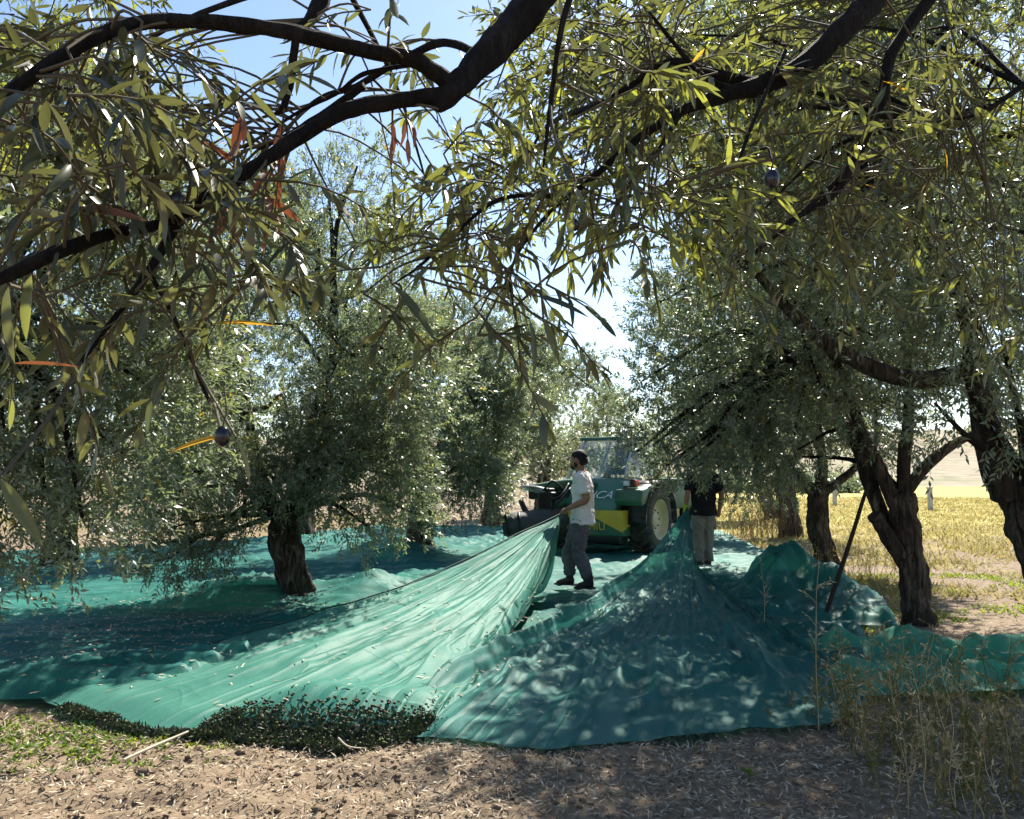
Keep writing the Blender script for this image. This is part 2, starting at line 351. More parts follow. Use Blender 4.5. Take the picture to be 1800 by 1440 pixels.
def sprigs(P, D, L, K, ln, wd, rng, hexa=False, droop=.13, twig_r=.0022, light=0.0):
    n = len(P); P = np.asarray(P); D = norm(np.asarray(D)); up = np.array([0, 0, 1.0])
    S = norm(np.cross(D, up + rng.normal(0, .25, (n, 3)))); U = np.cross(S, D)
    G = []; A = []; tone = np.clip(rng.normal(.42 + light, .16, n), 0, .9)  # light lifts the leaf tone, painting sunlit crowns paler
    for k in range(K):
        t = .12 + .88 * (k // 2 + .5) / (K / 2) if k < K - 1 else 1.0
        t = np.full(n, t) + rng.normal(0, .02, n)
        base = P + D * (L * t)[:, None]; base[:, 2] -= droop * L * t * t
        ph = (k % 2) * PI + (k // 2) * PI * .5 + rng.normal(0, .35, n)
        rad = S * np.cos(ph)[:, None] + U * np.sin(ph)[:, None]
        a = rng.normal(.80 if k < K - 1 else .25, .2, n)
        d = D * np.cos(a)[:, None] + rad * np.sin(a)[:, None]; d[:, 2] -= droop * t * .9; d = norm(d)
        nr = up + rng.normal(0, .55, (n, 3)) + D * .3
        l = ln * rng.uniform(.65, 1.2, n) * (1 - .25 * t); w = wd * rng.uniform(.8, 1.2, n)
        v, f = leaf_block(base, d, nr, l, w, hexa, rng); G.append((v, f))
        va = np.clip(tone + rng.normal(0, .12, n), 0, .92); y = rng.random(n); va[y > .994] = .985
        A.append(va)
    if twig_r:
        e = P + D * L[:, None]; e[:, 2] -= droop * L
        V = np.stack([P - S * twig_r * 1.3, P + S * twig_r * 1.3, e + S * twig_r * .5, e - S * twig_r * .5], 1).reshape(-1, 3)
        V2 = np.stack([P - U * twig_r * 1.3, P + U * twig_r * 1.3, e + U * twig_r * .5, e - U * twig_r * .5], 1).reshape(-1, 3)
        for q in ((V, V2) if hexa else (V,)): G.append((q, np.arange(4 * n).reshape(n, 4))); A.append(np.full(n, -1.0))
    return G, A
# crowns need two materials (leaf + twig): faces with var<0 get slot 1
def crown_mesh(name, G, A, mat):
    me = mesh_np(name, G, mat, A); me.materials.append(M['twig'])
    a = np.concatenate(A); me.polygons.foreach_set('material_index', (a < 0).astype(np.int32)); return me
def blob_list(C, R, n, rng, lo=.5, hi=.95, rs=(.26, .42), zmin=None):
    out = []; C = np.asarray(C, float); R = np.asarray(R, float)
    while len(out) < n:
        d = norm(rng.normal(0, 1, 3)); f = rng.uniform(lo, hi); p = C + d * R * f
        if zmin is not None and p[2] < zmin: continue
        r = rng.uniform(*rs) * R.min(); out.append((p, np.array([r, r, r * rng.uniform(.75, 1.25)])))
    return out
def crown_sprigs(blobs, C, n, rng, sl=(.14, .28), weep=.10):
    w = np.array([b[1].prod() ** (2 / 3) for b in blobs]); w /= w.sum(); i = rng.choice(len(blobs), n, p=w)
    c = np.array([b[0] for b in blobs])[i]; r = np.array([b[1] for b in blobs])[i]
    d = norm(rng.normal(0, 1, (n, 3))); f = 1 - .75 * rng.random(n) ** 1.3
    P = c + d * r * f[:, None]
    o = norm(P - np.asarray(C)[None])
    D = d * .6 + o * .6 + rng.normal(0, .38, (n, 3)); D[:, 2] += .55
    low = rng.random(n) < weep; D[low, 2] -= 1.0
    return P, D, rng.uniform(sl[0], sl[1], n)

def olive_tree(label, base, trunk, limbs, C, R, nb, ns, K, ln, wd, seed, extra=(), hexa=False, group=None, weep=.10, zmin=None, twig=.0022, rs=(.26, .42), trunk_seg=18, nbr=14, light=0.0, extra_n=None):
    rng = np.random.default_rng(seed); b = Vector(base)
    root = empty('olive_tree', b); tag(root, label, 'tree', group)
    loc = lambda p: np.asarray(p, float) - np.array(b)
    tp = [loc(p) for p, r in trunk]; tr = [r for p, r in trunk]
    g = tube(tp, [r * .88 for r in tr], len(tp) * 11, 26, .2, seed)
    # root flare
    obj('trunk', mesh_np('trunk', g, M['bark'], smooth=True), root)
    ends = [np.asarray(trunk[-1][0], float)]
    for lm in limbs:
        obj('limb', mesh_np('limb', tube([loc(p) for p, r in lm], [r * .78 for p, r in lm], len(lm) * 7, 14, .16, seed + 3), M['bark'], smooth=True), root)
        if lm[-1][0][2] > 1.4: ends.append(np.asarray(lm[-1][0], float))
    blobs = blob_list(C, R, nb, rng, zmin=zmin, rs=rs) + [(np.asarray(c, float), np.asarray((r, r, r) if np.isscalar(r) else r, float)) for c, r in extra]
    E = np.array(ends)
    for k, (c, r) in enumerate(blobs[:nbr] + blobs[nb:]):
        j = np.argmin(np.linalg.norm(E - c, axis=1) + np.clip(E[:, 2] - c[2], 0, 9) * .3); s = E[j]; m = (s + c) / 2 + rng.normal(0, .12, 3) + np.array([0, 0, .18])
        rad = .018 + .012 * np.linalg.norm(c - s)
        obj('branch', mesh_np('branch', tube([loc(s), loc(s * .6 + m * .4 + rng.normal(0, .04, 3)), loc(m), loc(c)], [rad * 1.3, rad, rad * .75, rad * .3], 14, 6, .15, k), M['bark_thin'], smooth=True), root)
    P, D, L = crown_sprigs(blobs, C, ns, rng, weep=weep)
    P = P - np.array(b)
    G, A = sprigs(P, D, L, K, ln, wd, rng, hexa, twig_r=twig, light=light)
    tag(obj('crown', crown_mesh('crown', G, A, M['leaf']), root), kind='stuff')
    return root
def V3(*a): return tuple(a)

# ------------------------------------------------------------------ the trees of the two rows
# left row
olive_tree('olive tree with thick gnarled trunk rising from the net, left of the men', (-2.57, 9.74, 0),
    [((-2.5, 9.74, -.05), .30), ((-2.52, 9.74, .18), .225), ((-2.6, 9.74, .5), .20), ((-2.68, 9.75, .85), .205), ((-2.66, 9.76, 1.1), .19)],
    [[((-2.6, 9.76, 1.0), .14), ((-2.35, 9.7, 1.5), .11), ((-2.2, 9.6, 2.2), .085), ((-2.1, 9.6, 3.1), .05)], [((-2.7, 9.76, 1.0), .13), ((-3.0, 9.8, 1.5), .10), ((-3.2, 9.9, 2.3), .06)], [((-2.62, 9.8, 1.0), .12), ((-2.6, 10.2, 1.8), .09), ((-2.4, 10.5, 2.8), .05)]],
    (-2.5, 9.75, 2.95), (1.75, 1.6, 2.0), 52, 9800, 14, .078, .0195, 21, extra=[((-3.7, 9.0, .95), .5), ((-3.35, 8.9, .85), .42), ((-3.75, 8.9, 1.5), .5), ((-3.2, 8.9, 1.5), .6), ((-2.7, 8.9, 1.5), .42), ((-1.75, 9.2, 1.25), .55), ((-1.55, 9.0, .95), .35), ((-2.1, 9.0, 1.6), .5), ((-1.45, 9.3, 2.0), .6), ((-1.3, 9.2, 1.5), .45), ((-2.2, 9.6, 4.9), .5), ((-1.9, 9.8, 5.3), .45), ((-2.9, 9.7, 4.9), .5), ((-4.0, 9.3, 1.3), .45), ((-3.6, 8.7, .65), .34), ((-3.2, 8.75, .7), .3), ((-3.95, 8.9, .75), .3), ((-3.0, 9.0, 1.05), .4), ((-1.15, 9.4, 1.1), .35), ((-1.2, 9.6, 2.6), .5), ((-1.25, 9.5, 3.2), .5)], zmin=1.25, group='olive trees of the left row', light=.14)
olive_tree('sunlit olive tree at left edge, trunk outside the frame, branches drooping over net', (-4.9, 5.3, 0),
    [((-4.9, 5.3, -.05), .3), ((-4.85, 5.3, .4), .22), ((-4.8, 5.3, 1.1), .2)], [[((-4.8, 5.3, 1.05), .12), ((-4.3, 5.35, 1.7), .09), ((-3.6, 5.4, 2.4), .05)], [((-4.8, 5.3, 1.05), .12), ((-5.0, 5.5, 2.0), .08), ((-4.7, 5.8, 3.0), .05)]],
    (-4.1, 5.5, 2.75), (2.1, 1.7, 1.75), 56, 10500, 12, .080, .0195, 22, extra=[((-3.0, 5.3, 1.35), .5), ((-3.4, 5.1, 1.1), .45), ((-2.5, 5.4, 1.6), .45), ((-2.3, 5.5, 2.0), .5), ((-3.5, 5.6, 1.6), .6), ((-2.8, 5.2, 2.4), .6), ((-3.3, 4.9, 2.7), .6), ((-3.9, 5.2, 1.2), .5), ((-3.1, 5.0, 1.8), .5), ((-2.6, 5.0, 1.25), .35), ((-3.6, 4.9, .8), .35), ((-2.2, 5.3, 2.5), .4)], zmin=1.1, group='olive trees of the left row', light=.12)
olive_tree('slim dense olive tree behind the thick-trunked one, left of the tractor', (-1.73, 15.8, 0),
    [((-1.73, 15.8, -.05), .36), ((-1.75, 15.8, .3), .27), ((-1.72, 15.8, .9), .25), ((-1.7, 15.8, 1.3), .22)], [[((-1.7, 15.8, 1.2), .14), ((-1.3, 15.7, 2.2), .1), ((-1.0, 15.6, 3.4), .05)], [((-1.7, 15.8, 1.2), .12), ((-2.1, 15.9, 2.2), .08), ((-2.0, 15.8, 3.2), .05)]],
    (-1.2, 15.7, 3.0), (1.6, 1.4, 2.5), 40, 7200, 14, .088, .024, 23, extra=[((-2.0, 15.0, 1.1), .5), ((-1.3, 15.0, 1.0), .5), ((-.6, 15.0, 1.4), .6)], zmin=.95, twig=.003, group='olive trees of the left row', rs=(.3, .45), light=.12)
olive_tree('pale olive tree beside the shaker head, trunk half hidden by it', (-.62, 25.5, 0),
    [((-.62, 25.5, -.05), .4), ((-.62, 25.5, .5), .3), ((-.55, 25.5, 1.5), .28)], [[((-.55, 25.5, 1.4), .16), ((-.2, 25.4, 2.6), .1), ((.2, 25.4, 4), .05)]],
    (-.1, 25.3, 4.0), (2.1, 1.8, 2.9), 38, 4100, 12, .125, .04, 24, zmin=.9, twig=.004, group='olive trees of the left row', light=.1)
olive_tree('tall pale olive tree against the bright sky gap above the tractor', (1.2, 33, 0),
    [((1.2, 33, -.05), .4), ((1.2, 33, .5), .3), ((1.3, 33, 1.6), .28)], [[((1.3, 33, 1.5), .18), ((1.5, 33, 3), .12), ((1.5, 33, 6.3), .05)]],
    (1.9, 33, 3.9), (2.9, 2.3, 2.9), 34, 3600, 12, .14, .040, 25, extra=[((1.3, 33, 6.6), (.7, .7, 1.0)), ((1.5, 33, 7.4), (.55, .55, .9))], zmin=1.0, twig=.005, group='olive trees of the left row', light=.15)
olive_tree('far olive tree at the end of the left row, right behind the tractor', (5.0, 44, 0),
    [((5.0, 44, -.05), .4), ((5, 44, 1.5), .3)], [], (5.2, 44, 3.7), (3.2, 2.6, 2.8), 26, 2300, 12, .17, .05, 26, zmin=1.2, twig=.006, group='olive trees of the left row', light=.15)
olive_tree('background olive tree far left, seen through the drooping branches', (-7.4, 13.6, 0),
    [((-7.4, 13.6, -.05), .35), ((-7.4, 13.6, .6), .25), ((-7.3, 13.6, 1.6), .22)], [[((-7.3, 13.6, 1.5), .14), ((-6.8, 13.5, 2.6), .09), ((-6.2, 13.4, 3.6), .05)]],
    (-6.6, 13.6, 3.2), (2.7, 2.0, 2.6), 42, 4200, 12, .105, .029, 27, zmin=.8, twig=.003, light=.1)
olive_tree('tall background olive tree showing blue sky through its top, upper left', (-5.2, 20.5, 0),
    [((-5.2, 20.5, -.05), .35), ((-5.2, 20.5, 1.6), .25)], [[((-5.2, 20.5, 1.5), .14), ((-4.6, 20.5, 3.5), .09), ((-4.2, 20.5, 6.0), .05)]],
    (-4.5, 20.5, 5.4), (2.5, 2.0, 3.2), 36, 3400, 12, .11, .028, 28, zmin=2.2, twig=.004, light=.15)
# right row
olive_tree('olive tree with forked brown trunk and a pole leaning on it', (4.22, 8.76, 0),
    [((4.26, 8.76, -.05), .22), ((4.25, 8.76, .15), .165), ((4.22, 8.76, .6), .15), ((4.16, 8.76, 1.0), .16), ((4.14, 8.77, 1.32), .15)],
    [[((4.08, 8.77, 1.2), .11), ((3.9, 8.75, 1.6), .09), ((3.72, 8.72, 1.95), .08), ((3.55, 8.7, 2.5), .07), ((3.2, 8.6, 3.2), .045)],
     [((4.17, 8.78, 1.25), .10), ((4.2, 8.8, 1.7), .085), ((4.3, 8.85, 2.3), .07), ((4.3, 8.9, 3.2), .05)],
     [((4.15, 8.76, 1.3), .10), ((4.4, 8.72, 1.62), .075), ((4.7, 8.7, 1.85), .06), ((5.2, 8.7, 2.1), .04)],
     [((4.18, 8.76, .55), .12), ((4.0, 8.72, .80), .10), ((3.86, 8.7, 1.02), .095), ((3.80, 8.68, 1.10), .09)],
     [((4.08, 8.9, .8), .11), ((3.92, 9.0, 1.4), .10), ((3.78, 9.1, 1.95), .09), ((3.4, 9.3, 2.8), .05)]],
    (3.95, 9.1, 3.75), (2.75, 2.1, 2.2), 64, 10000, 14, .083, .0215, 31, extra=[((1.75, 9.4, 2.05), .5), ((2.2, 9.2, 1.9), .5), ((2.7, 9.3, 1.8), .5), ((3.2, 9.2, 1.8), .5), ((1.5, 9.4, 2.6), .5), ((2.0, 9.0, 2.6), .6), ((2.6, 8.6, 2.5), .6), ((3.1, 8.2, 2.4), .6), ((5.6, 8.8, 1.9), .5), ((1.7, 9.3, 3.5), .55), ((2.0, 10.3, 1.75), .38), ((2.35, 10.4, 1.85), .38), ((1.6, 9.3, 1.85), .36), ((1.95, 9.1, 1.65), .3), ((1.42, 9.3, 1.78), .28), ((1.72, 9.2, 1.62), .26), ((2.5, 10.0, 1.75), .36), ((2.95, 10.0, 1.7), .4), ((3.4, 10.1, 1.75), .4), ((3.1, 9.0, 1.95), .4)], zmin=2.05, group='olive trees of the right row')
olive_tree('olive tree with dark Y-shaped trunk behind the heaped net', (5.02, 13.35, 0),
    [((5.1, 13.35, -.05), .28), ((5.05, 13.35, .2), .2), ((4.95, 13.35, .7), .185), ((4.95, 13.35, 1.1), .185), ((4.97, 13.35, 1.3), .17)],
    [[((4.95, 13.35, 1.2), .13), ((4.6, 13.3, 1.5), .1), ((4.3, 13.3, 2.0), .07), ((4.0, 13.4, 2.8), .05)], [((5.0, 13.35, 1.25), .13), ((5.05, 13.4, 1.8), .1), ((5.0, 13.5, 2.8), .06)], [((5.0, 13.35, 1.2), .1), ((5.5, 13.3, 1.6), .07), ((5.9, 13.3, 2.0), .05)]],
    (4.5, 13.5, 3.5), (2.4, 2.0, 2.1), 44, 6800, 14, .088, .023, 32, extra=[((3.2, 13.2, 1.8), .5), ((4.0, 13.0, 1.6), .5), ((3.7, 13.0, 1.35), .4), ((4.4, 13.2, 1.5), .4), ((2.6, 13.6, 2.1), .45), ((5.8, 13.2, 1.9), .5)], zmin=1.75, twig=.003, group='olive trees of the right row')
olive_tree('olive tree with light grey trunk, third trunk from the right of the right row', (7.05, 21.0, 0),
    [((7.1, 21, -.05), .38), ((7.05, 21, .4), .28), ((6.95, 21, 1.2), .27), ((6.9, 21, 1.6), .24)], [[((6.9, 21, 1.5), .14), ((6.4, 21, 2.2), .1), ((6.0, 21, 3.2), .05)], [((6.95, 21, 1.5), .14), ((7.4, 21, 2.3), .1), ((7.6, 21, 3.2), .05)]],
    (6.8, 21, 3.7), (2.4, 2.0, 2.1), 30, 3200, 12, .11, .032, 33, zmin=1.9, twig=.004, group='olive trees of the right row')
olive_tree('small leaning olive trunk farthest back in the right row, behind dry bush', (9.2, 30, 0),
    [((9.5, 30, -.05), .36), ((9.3, 30, .6), .27), ((8.9, 30, 1.8), .24)], [], (8.4, 30, 3.7), (2.8, 2.2, 2.2), 26, 2400, 12, .14, .042, 34, zmin=1.9, twig=.005, group='olive trees of the right row')
olive_tree('dark leaning olive trunk cut by the right edge of the picture', (4.45, 6.4, 0),
    [((4.55, 6.4, -.05), .26), ((4.42, 6.4, .2), .2), ((4.18, 6.42, .75), .205), ((4.05, 6.4, 1.15), .22), ((3.95, 6.4, 1.45), .19)],
    [[((3.86, 6.4, 1.35), .17), ((3.7, 6.35, 1.75), .14), ((3.58, 6.25, 2.2), .12), ((3.3, 6.0, 2.9), .08), ((2.6, 5.8, 3.5), .05)], [((4.05, 6.45, 1.3), .13), ((4.25, 6.5, 1.75), .1), ((4.6, 6.4, 2.6), .07)],
     [((3.55, 6.2, 2.3), .10), ((3.1, 6.3, 2.25), .085), ((2.62, 6.4, 2.45), .08), ((2.25, 6.4, 2.75), .06), ((1.9, 6.3, 3.1), .04)]],
    (3.5, 6.1, 4.15), (2.6, 1.9, 1.75), 54, 7600, 12, .080, .0195, 35, extra=[((3.2, 5.3, 2.4), .45), ((2.9, 5.2, 2.7), .5), ((2.2, 5.6, 2.9), .5), ((1.6, 5.9, 3.4), .5), ((3.3, 5.0, 3.0), .5), ((3.5, 5.4, 1.95), .4), ((3.15, 5.7, 2.3), .4), ((2.9, 5.6, 2.0), .35)], zmin=2.6, group='olive trees of the right row', light=.08)

# ------------------------------------------------------------------ harvest nets
def zone(a, b, x): t = np.clip((x - a) / (b - a), 0, 1); return t * t * (3 - 2 * t)
NETUV = [None]
def net_mesh(g, mat): return add_uv(mesh_np('harvest_net', [g], M[mat], smooth=True), NETUV[0])
def net_from_sides(L, R, nu, nv, hfun):
    a = catmull(np.array([tuple(p)[:2] for p in L]), nv); b = catmull(np.array([tuple(p)[:2] for p in R]), nv)
    u = np.linspace(0, 1, nu)[:, None, None]; XY = a[None] * (1 - u) + b[None] * u
    U, Vv = np.meshgrid(np.linspace(0, 1, nu), np.linspace(0, 1, nv), indexing='ij')
    x, y = XY[..., 0], XY[..., 1]
    # slightly wavy border
    Z = hfun(x, y, U, Vv)
    NETUV[0] = np.stack([y * .97 - x * .25, x * .97 + y * .25], -1)
    return (np.stack([x, y, Z], -1).reshape(-1, 3), grid_faces(nu, nv)[:, ::-1])
def rest(x, y, amp, ang, sx, sy, seed):
    c, s = math.cos(ang), math.sin(ang); p = x * c + y * s; q = -x * s + y * c
    w = .45 * pn(p * .35, q * .35, seed + 9) + .12 * pn(p * 1.1, q * 1.1, seed + 10)
    m = .35 + .65 * np.clip(.5 + pn(p * .3, q * .3, seed + 11), 0, 1)
    f = np.clip(ridged(q * sy + w * 2.2, p * sx, seed), 0, 1) ** 2.2 + .5 * np.clip(ridged(q * sy * 2.4 + w * 3, p * sx * 2.2 + 5, seed + 3), 0, 1) ** 3 + .3 * np.clip(ridged(q * sy * .8 + p * 1.1 + w * 4, p * sx * 3 - q * .6, seed + 4), 0, 1) ** 5
    return amp * f * m + amp * .35 * fbm(x * 1.3, y * 1.3, seed + 5, 3)
def edge_fall(U, V, k=.02): return zone(0, k, U) * zone(0, k, 1 - U) * zone(0, k, V) * zone(0, k, 1 - V)
# net under the left row
def h_left(x, y, U, V):
    z = .05 + rest(x, y, .085, .12, .16, 1.7, 41) * (1 + .6 * zone(-3.2, -1.6, x) * (1 - zone(10.5, 12, y)))
    dt = np.hypot(x + 2.57, y - 9.74); z = z + .26 * np.exp(-((x + 3.1) / .7) ** 2 - ((y - 9.9) / .7) ** 2) + .2 * np.exp(-((x + 1.75) / .45) ** 2 - ((y - 10.2) / .5) ** 2)
    z = z + .3 * np.exp(-((x + 2.2) / .8) ** 2 - ((y - 15.2) / .9) ** 2)
    return z * edge_fall(U, V, .012) + .004
L = [(-9, 5.2), (-11, 8), (-13, 11.5), (-11, 14.5), (-7, 18), (-4, 24)]
Rr = [(-2.45, 5.75), (-1.6, 7.1), (-.9, 8.6), (-.1, 11), (.1, 16), (-.2, 24)]
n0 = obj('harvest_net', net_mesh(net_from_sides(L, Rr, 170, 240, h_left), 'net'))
tag(n0, 'green harvest net spread under the left row around the thick trunk', 'net', 'green harvest nets')
# net between the rows
def h_mid(x, y, U, V):
    z = .03 + rest(x, y, .07, .15, .22, 2.0, 51) * zone(6.5, 9.5, y + np.clip(x - 1.5, 0, 3) * 2.5)
    m = np.exp(-((x - 3.35) / .55) ** 2 - ((y - 10.3) / .7) ** 2); z = z + .0 * m
    z = z + .02 * np.exp(-((V - .018) / .014) ** 2) * (1 + .4 * pn(U * 14, V * 3, 8))
    return z * zone(0, .012, V) * zone(0, .012, U) * zone(0, .02, 1 - U) + .008
L = [(-2.1, 5.05), (-1.4, 6.9), (-.6, 8.8), (-.2, 11), (-.3, 16), (-.3, 23)]
Rr = [gr(1530, 1225)[:2], gr(1530, 1150)[:2], gr(1500, 1085)[:2], (4.05, 11.3), (5.0, 16), (5.7, 23)]
def front_bow(g):
    v, f = g; return (v, f)
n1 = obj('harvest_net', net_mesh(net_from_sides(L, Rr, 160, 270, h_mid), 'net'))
tag(n1, 'wide green harvest net lying flat between the rows under the men and tractor', 'net', 'green harvest nets')
# fans lifted by the men
def fan(apex, Q, nt, ns, pfun, extra, zbase=.05):
    Q = catmull(np.array(Q, float), ns); s = np.linspace(0, 1, ns)[:, None]; t = np.linspace(0, 1, nt)[None] ** .85
    ax, ay, az = apex
    X = ax + (Q[:, 0:1] - ax) * t; Y = ay + (Q[:, 1:2] - ay) * t
    Z = az * (1 - t) ** pfun(s, t) + zbase * zone(0, .15, t) * (1 - zone(.9, 1, t)) + .012
    S = s + 0 * t; T = t + 0 * s
    NETUV[0] = np.stack([S * 9.5 + .15 * T, T * 6.5], -1); dx, dy, dz = extra(X, Y, S, T)
    return (np.stack([X + dx, Y + dy, Z + dz], -1).reshape(-1, 3), grid_faces(ns, nt), (X + dx, Y + dy, Z + dz))
H1 = at(987, 906, 10.35); H2 = at(1209, 892, 12.75)
Q1 = [(-3.3, 5.75), (-2.75, 5.35), (-2.1, 5.0), (-1.4, 4.8), (-.75, 4.72), (-.35, 5.3), (-.2, 6.5), (-.08, 7.8), (.08, 9.0), (.25, 10.0)]
def ex1(X, Y, S, T):
    env = T ** .8 * (1 - zone(.72, .97, T))
    w = S + .012 * pn(T * 5, S * 6, 3)
    f = .0
    for c, wd, a in ((.10, .02, .04), (.20, .018, .05), (.30, .03, .06), (.42, .02, .07), (.54, .035, .13), (.62, .02, .08), (.70, .035, .15), (.79, .02, .09), (.87, .025, .11), (.95, .02, .06)):
        q = w - c - .03 * np.sin(T * 3 + c * 9); f = f + 1.9 * a * np.exp(-np.where(q > 0, np.abs(q) / wd * .8, np.abs(q) / wd * 2.4) ** 1.4)
    f = f + .05 * np.clip(ridged(w * 11, T * 1.6 + 4, 4), 0, 1) ** 4 + .03 * np.clip(ridged(w * 27, T * 2, 6), 0, 1) ** 3
    z = f * env * .8 + .012 * fbm(X * 4, Y * 4, 5, 3) * env
    pile = zone(.25, .34, S) * (1 - zone(.42, .52, S))
    z = z + pile * .13 * np.exp(-((T - .925) / .055) ** 2) * (1 + .25 * pn(S * 22, T * 8, 3)) * zone(0, .03, 1 - T)
    small = (1 - zone(.25, .34, S)); z = z + small * .03 * np.exp(-((T - .96) / .025) ** 2) * zone(0, .02, 1 - T)
    # gather of the cloth near the fist
    gx = .02 * np.sin(S * 40) * T * (1 - T) * 2 - .55 * f * env
    return gx, -.25 * f * env + zone(.8, 1, T) * (.10 * pn(S * 11, 0 * S + .3, 15) + .05 * pn(S * 33, 0 * S + .7, 16)), z
v, f, XYZ1 = fan(tuple(H1), Q1, 125, 260, lambda s, t: 2.1 + 1.3 * s, ex1, .07)
n2 = empty('harvest_net', (0, 0, 0)); tag(n2, 'sunlit pale green net pulled up in a sweep by the man in white', 'net', 'green harvest nets')
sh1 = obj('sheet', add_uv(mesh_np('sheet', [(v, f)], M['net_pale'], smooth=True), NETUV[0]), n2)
sh1.data.materials.append(M['net_heap']); fs = (np.arange(259)[:, None] + .5) / 259 + 0 * np.zeros((1, 124)); ft = ((np.arange(124)[None] + .5) / 124) ** .85 + 0 * fs
jit = .012 * pn(fs * 60, ft * 40, 2) + .02 * pn(fs * 18, ft * 5, 6)
sel = ((fs + jit > .27) & (fs + jit < .49) & (ft + jit * .4 > .972)) | ((fs < .52) & (fs > .10) & (ft + jit * .3 > .99))
sh1.data.polygons.foreach_set('material_index', sel.ravel().astype(np.int32))
ed = np.stack([a[0] for a in XYZ1], 1); ed[:, 2] += .012
obj('edge_cord', mesh_np('edge_cord', tube(ed[::6], [.008, .008], 90, 5), M['rope'], smooth=True), n2)
Q2 = [(-.85, 5.1), (-.55, 4.83), (.0, 4.72), (.7, 4.78), (1.4, 4.95), (2.1, 5.2), (2.45, 5.8), (2.35, 7.1), (2.2, 8.5), (2.1, 9.7)]
def ex2(X, Y, S, T):
    env = T ** .7 * (1 - zone(.86, .99, T)); w = S + .012 * pn(T * 6, S * 5, 13)
    f = .24 * np.exp(-(np.abs(w - .04) / .026) ** 2.2) * (1 - .3 * T)
    for c, wd, a in ((.16, .02, .04), (.36, .02, .05), (.48, .02, .06), (.60, .015, .07), (.72, .02, .07), (.86, .02, .04)):
        q = w - c - .04 * np.sin(T * 4 + c * 7); f = f + 1.4 * a * np.exp(-np.where(q > 0, np.abs(q) / wd * .8, np.abs(q) / wd * 2.2) ** 1.4)
    f = f + .05 * np.clip(ridged(w * 10, T * 2.4 + 4, 14), 0, 1) ** 4 + .065 * zone(.35, .6, T) * np.clip(ridged(X * .35 + Y * .5, (Y * .9 - X * .8) * 1.5 + .5 * pn(X, Y, 3), 15), 0, 1) ** 3 + .02 * np.clip(ridged(w * 24, T * 2.5, 6), 0, 1) ** 3
    z = f * env + .014 * fbm(X * 3, Y * 4, 5, 3) * env
    z = z + .02 * np.exp(-((T - .975) / .014) ** 2) * (1 + .5 * pn(S * 18, T, 4))
    pull = -.34 * zone(.35, .8, S) * np.exp(-((T - .27) / .17) ** 2) * zone(0, .08, T)
    return pull + .02 * np.sin(S * 36) * T * (1 - T) * 2 - .4 * f * env, -.2 * f * env + zone(.8, 1, T) * (.16 * pn(S * 9, 0 * S + .3, 5) + .06 * pn(S * 31, 0 * S + .7, 6)), z
v, f, XYZ2 = fan(tuple(H2), Q2, 125, 260, lambda s, t: 3.4 + 1.4 * s, ex2, .05)
n3 = empty('harvest_net', (0, 0, 0)); tag(n3, 'shaded teal net hanging from the hand of the man in black', 'net', 'green harvest nets')
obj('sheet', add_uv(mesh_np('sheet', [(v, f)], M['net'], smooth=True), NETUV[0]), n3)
# heap of net left of the Y-shaped trunk
def h_heap(x, y, U, V):
    z = .46 * np.exp(-(np.abs(x - 3.40 + .12 * pn(x * 2.5, y * 2.5, 9)) / .30) ** 2.6 - (np.abs(y - 10.35) / .5) ** 2.4) + .20 * np.exp(-((x - 3.05) / .3) ** 2 - ((y - 10.0) / .5) ** 2) + .26 * np.exp(-((x - 3.75) / .3) ** 2 - ((y - 9.8) / .5) ** 2)
    a = np.arctan2(y - 10.3, x - 3.4); rr_ = np.clip(np.hypot(x - 3.4, y - 10.3) / .45, 0, 1); z = z * (1 + rr_ * .22 * np.sin(a * 6 + 3 * pn(x * 2, y * 2, 4)) + .15 * pn(x * 3, y * 3, 6))
    return (.09 + z + rest(x, y, .05, .8, 1.0, 3, 61)) * zone(0, .05, U) * zone(0, .05, 1 - U) * zone(0, .05, V) * zone(0, .05, 1 - V) + .02
n4 = obj('harvest_net', net_mesh(net_from_sides([(2.35, 8.6), (2.5, 10), (2.65, 11.6)], [(3.85, 8.3), (4.35, 9.8), (4.35, 11.6)], 110, 120, h_heap), 'net'))
tag(n4, 'green net heaped up into a mound left of the leaning pole', 'net', 'green harvest nets')
# crumpled bright net at the right edge
def h_cr(x, y, U, V):
    wv = V + .10 * pn(U * 3, V * 2, 2) + .05 * pn(U * 8, V * 5, 3)
    z = .20 * np.exp(-((wv - .74) / .08) ** 2) * (.75 + .5 * pn(U * 4, V, 5)) + .10 * np.exp(-((wv - .48 - .12 * np.sin(U * 5)) / .05) ** 2) * zone(.15, .4, U) + .12 * np.exp(-((wv - .26 + .2 * U) / .06) ** 2)
    z = z + .05 * np.clip(ridged(U * 5 + V * 2, V * 3 - U * 2, 73), 0, 1) ** 3 + .03 * fbm(U * 9, V * 6, 5, 3)
    return .03 + np.maximum(z, 0) * zone(0, .12, U) * zone(0, .08, 1 - U) * zone(0, .08, V) * zone(0, .08, 1 - V)
n5 = obj('harvest_net', net_mesh(net_from_sides([(2.05, 5.6), (2.3, 6.6), (2.7, 7.7)], [(4.6, 6.0), (4.9, 6.5), (5.2, 7.1)], 120, 70, h_cr), 'net_bright'))
tag(n5, 'crumpled bright green net end lying behind the dry weeds at right', 'net', 'green harvest nets')

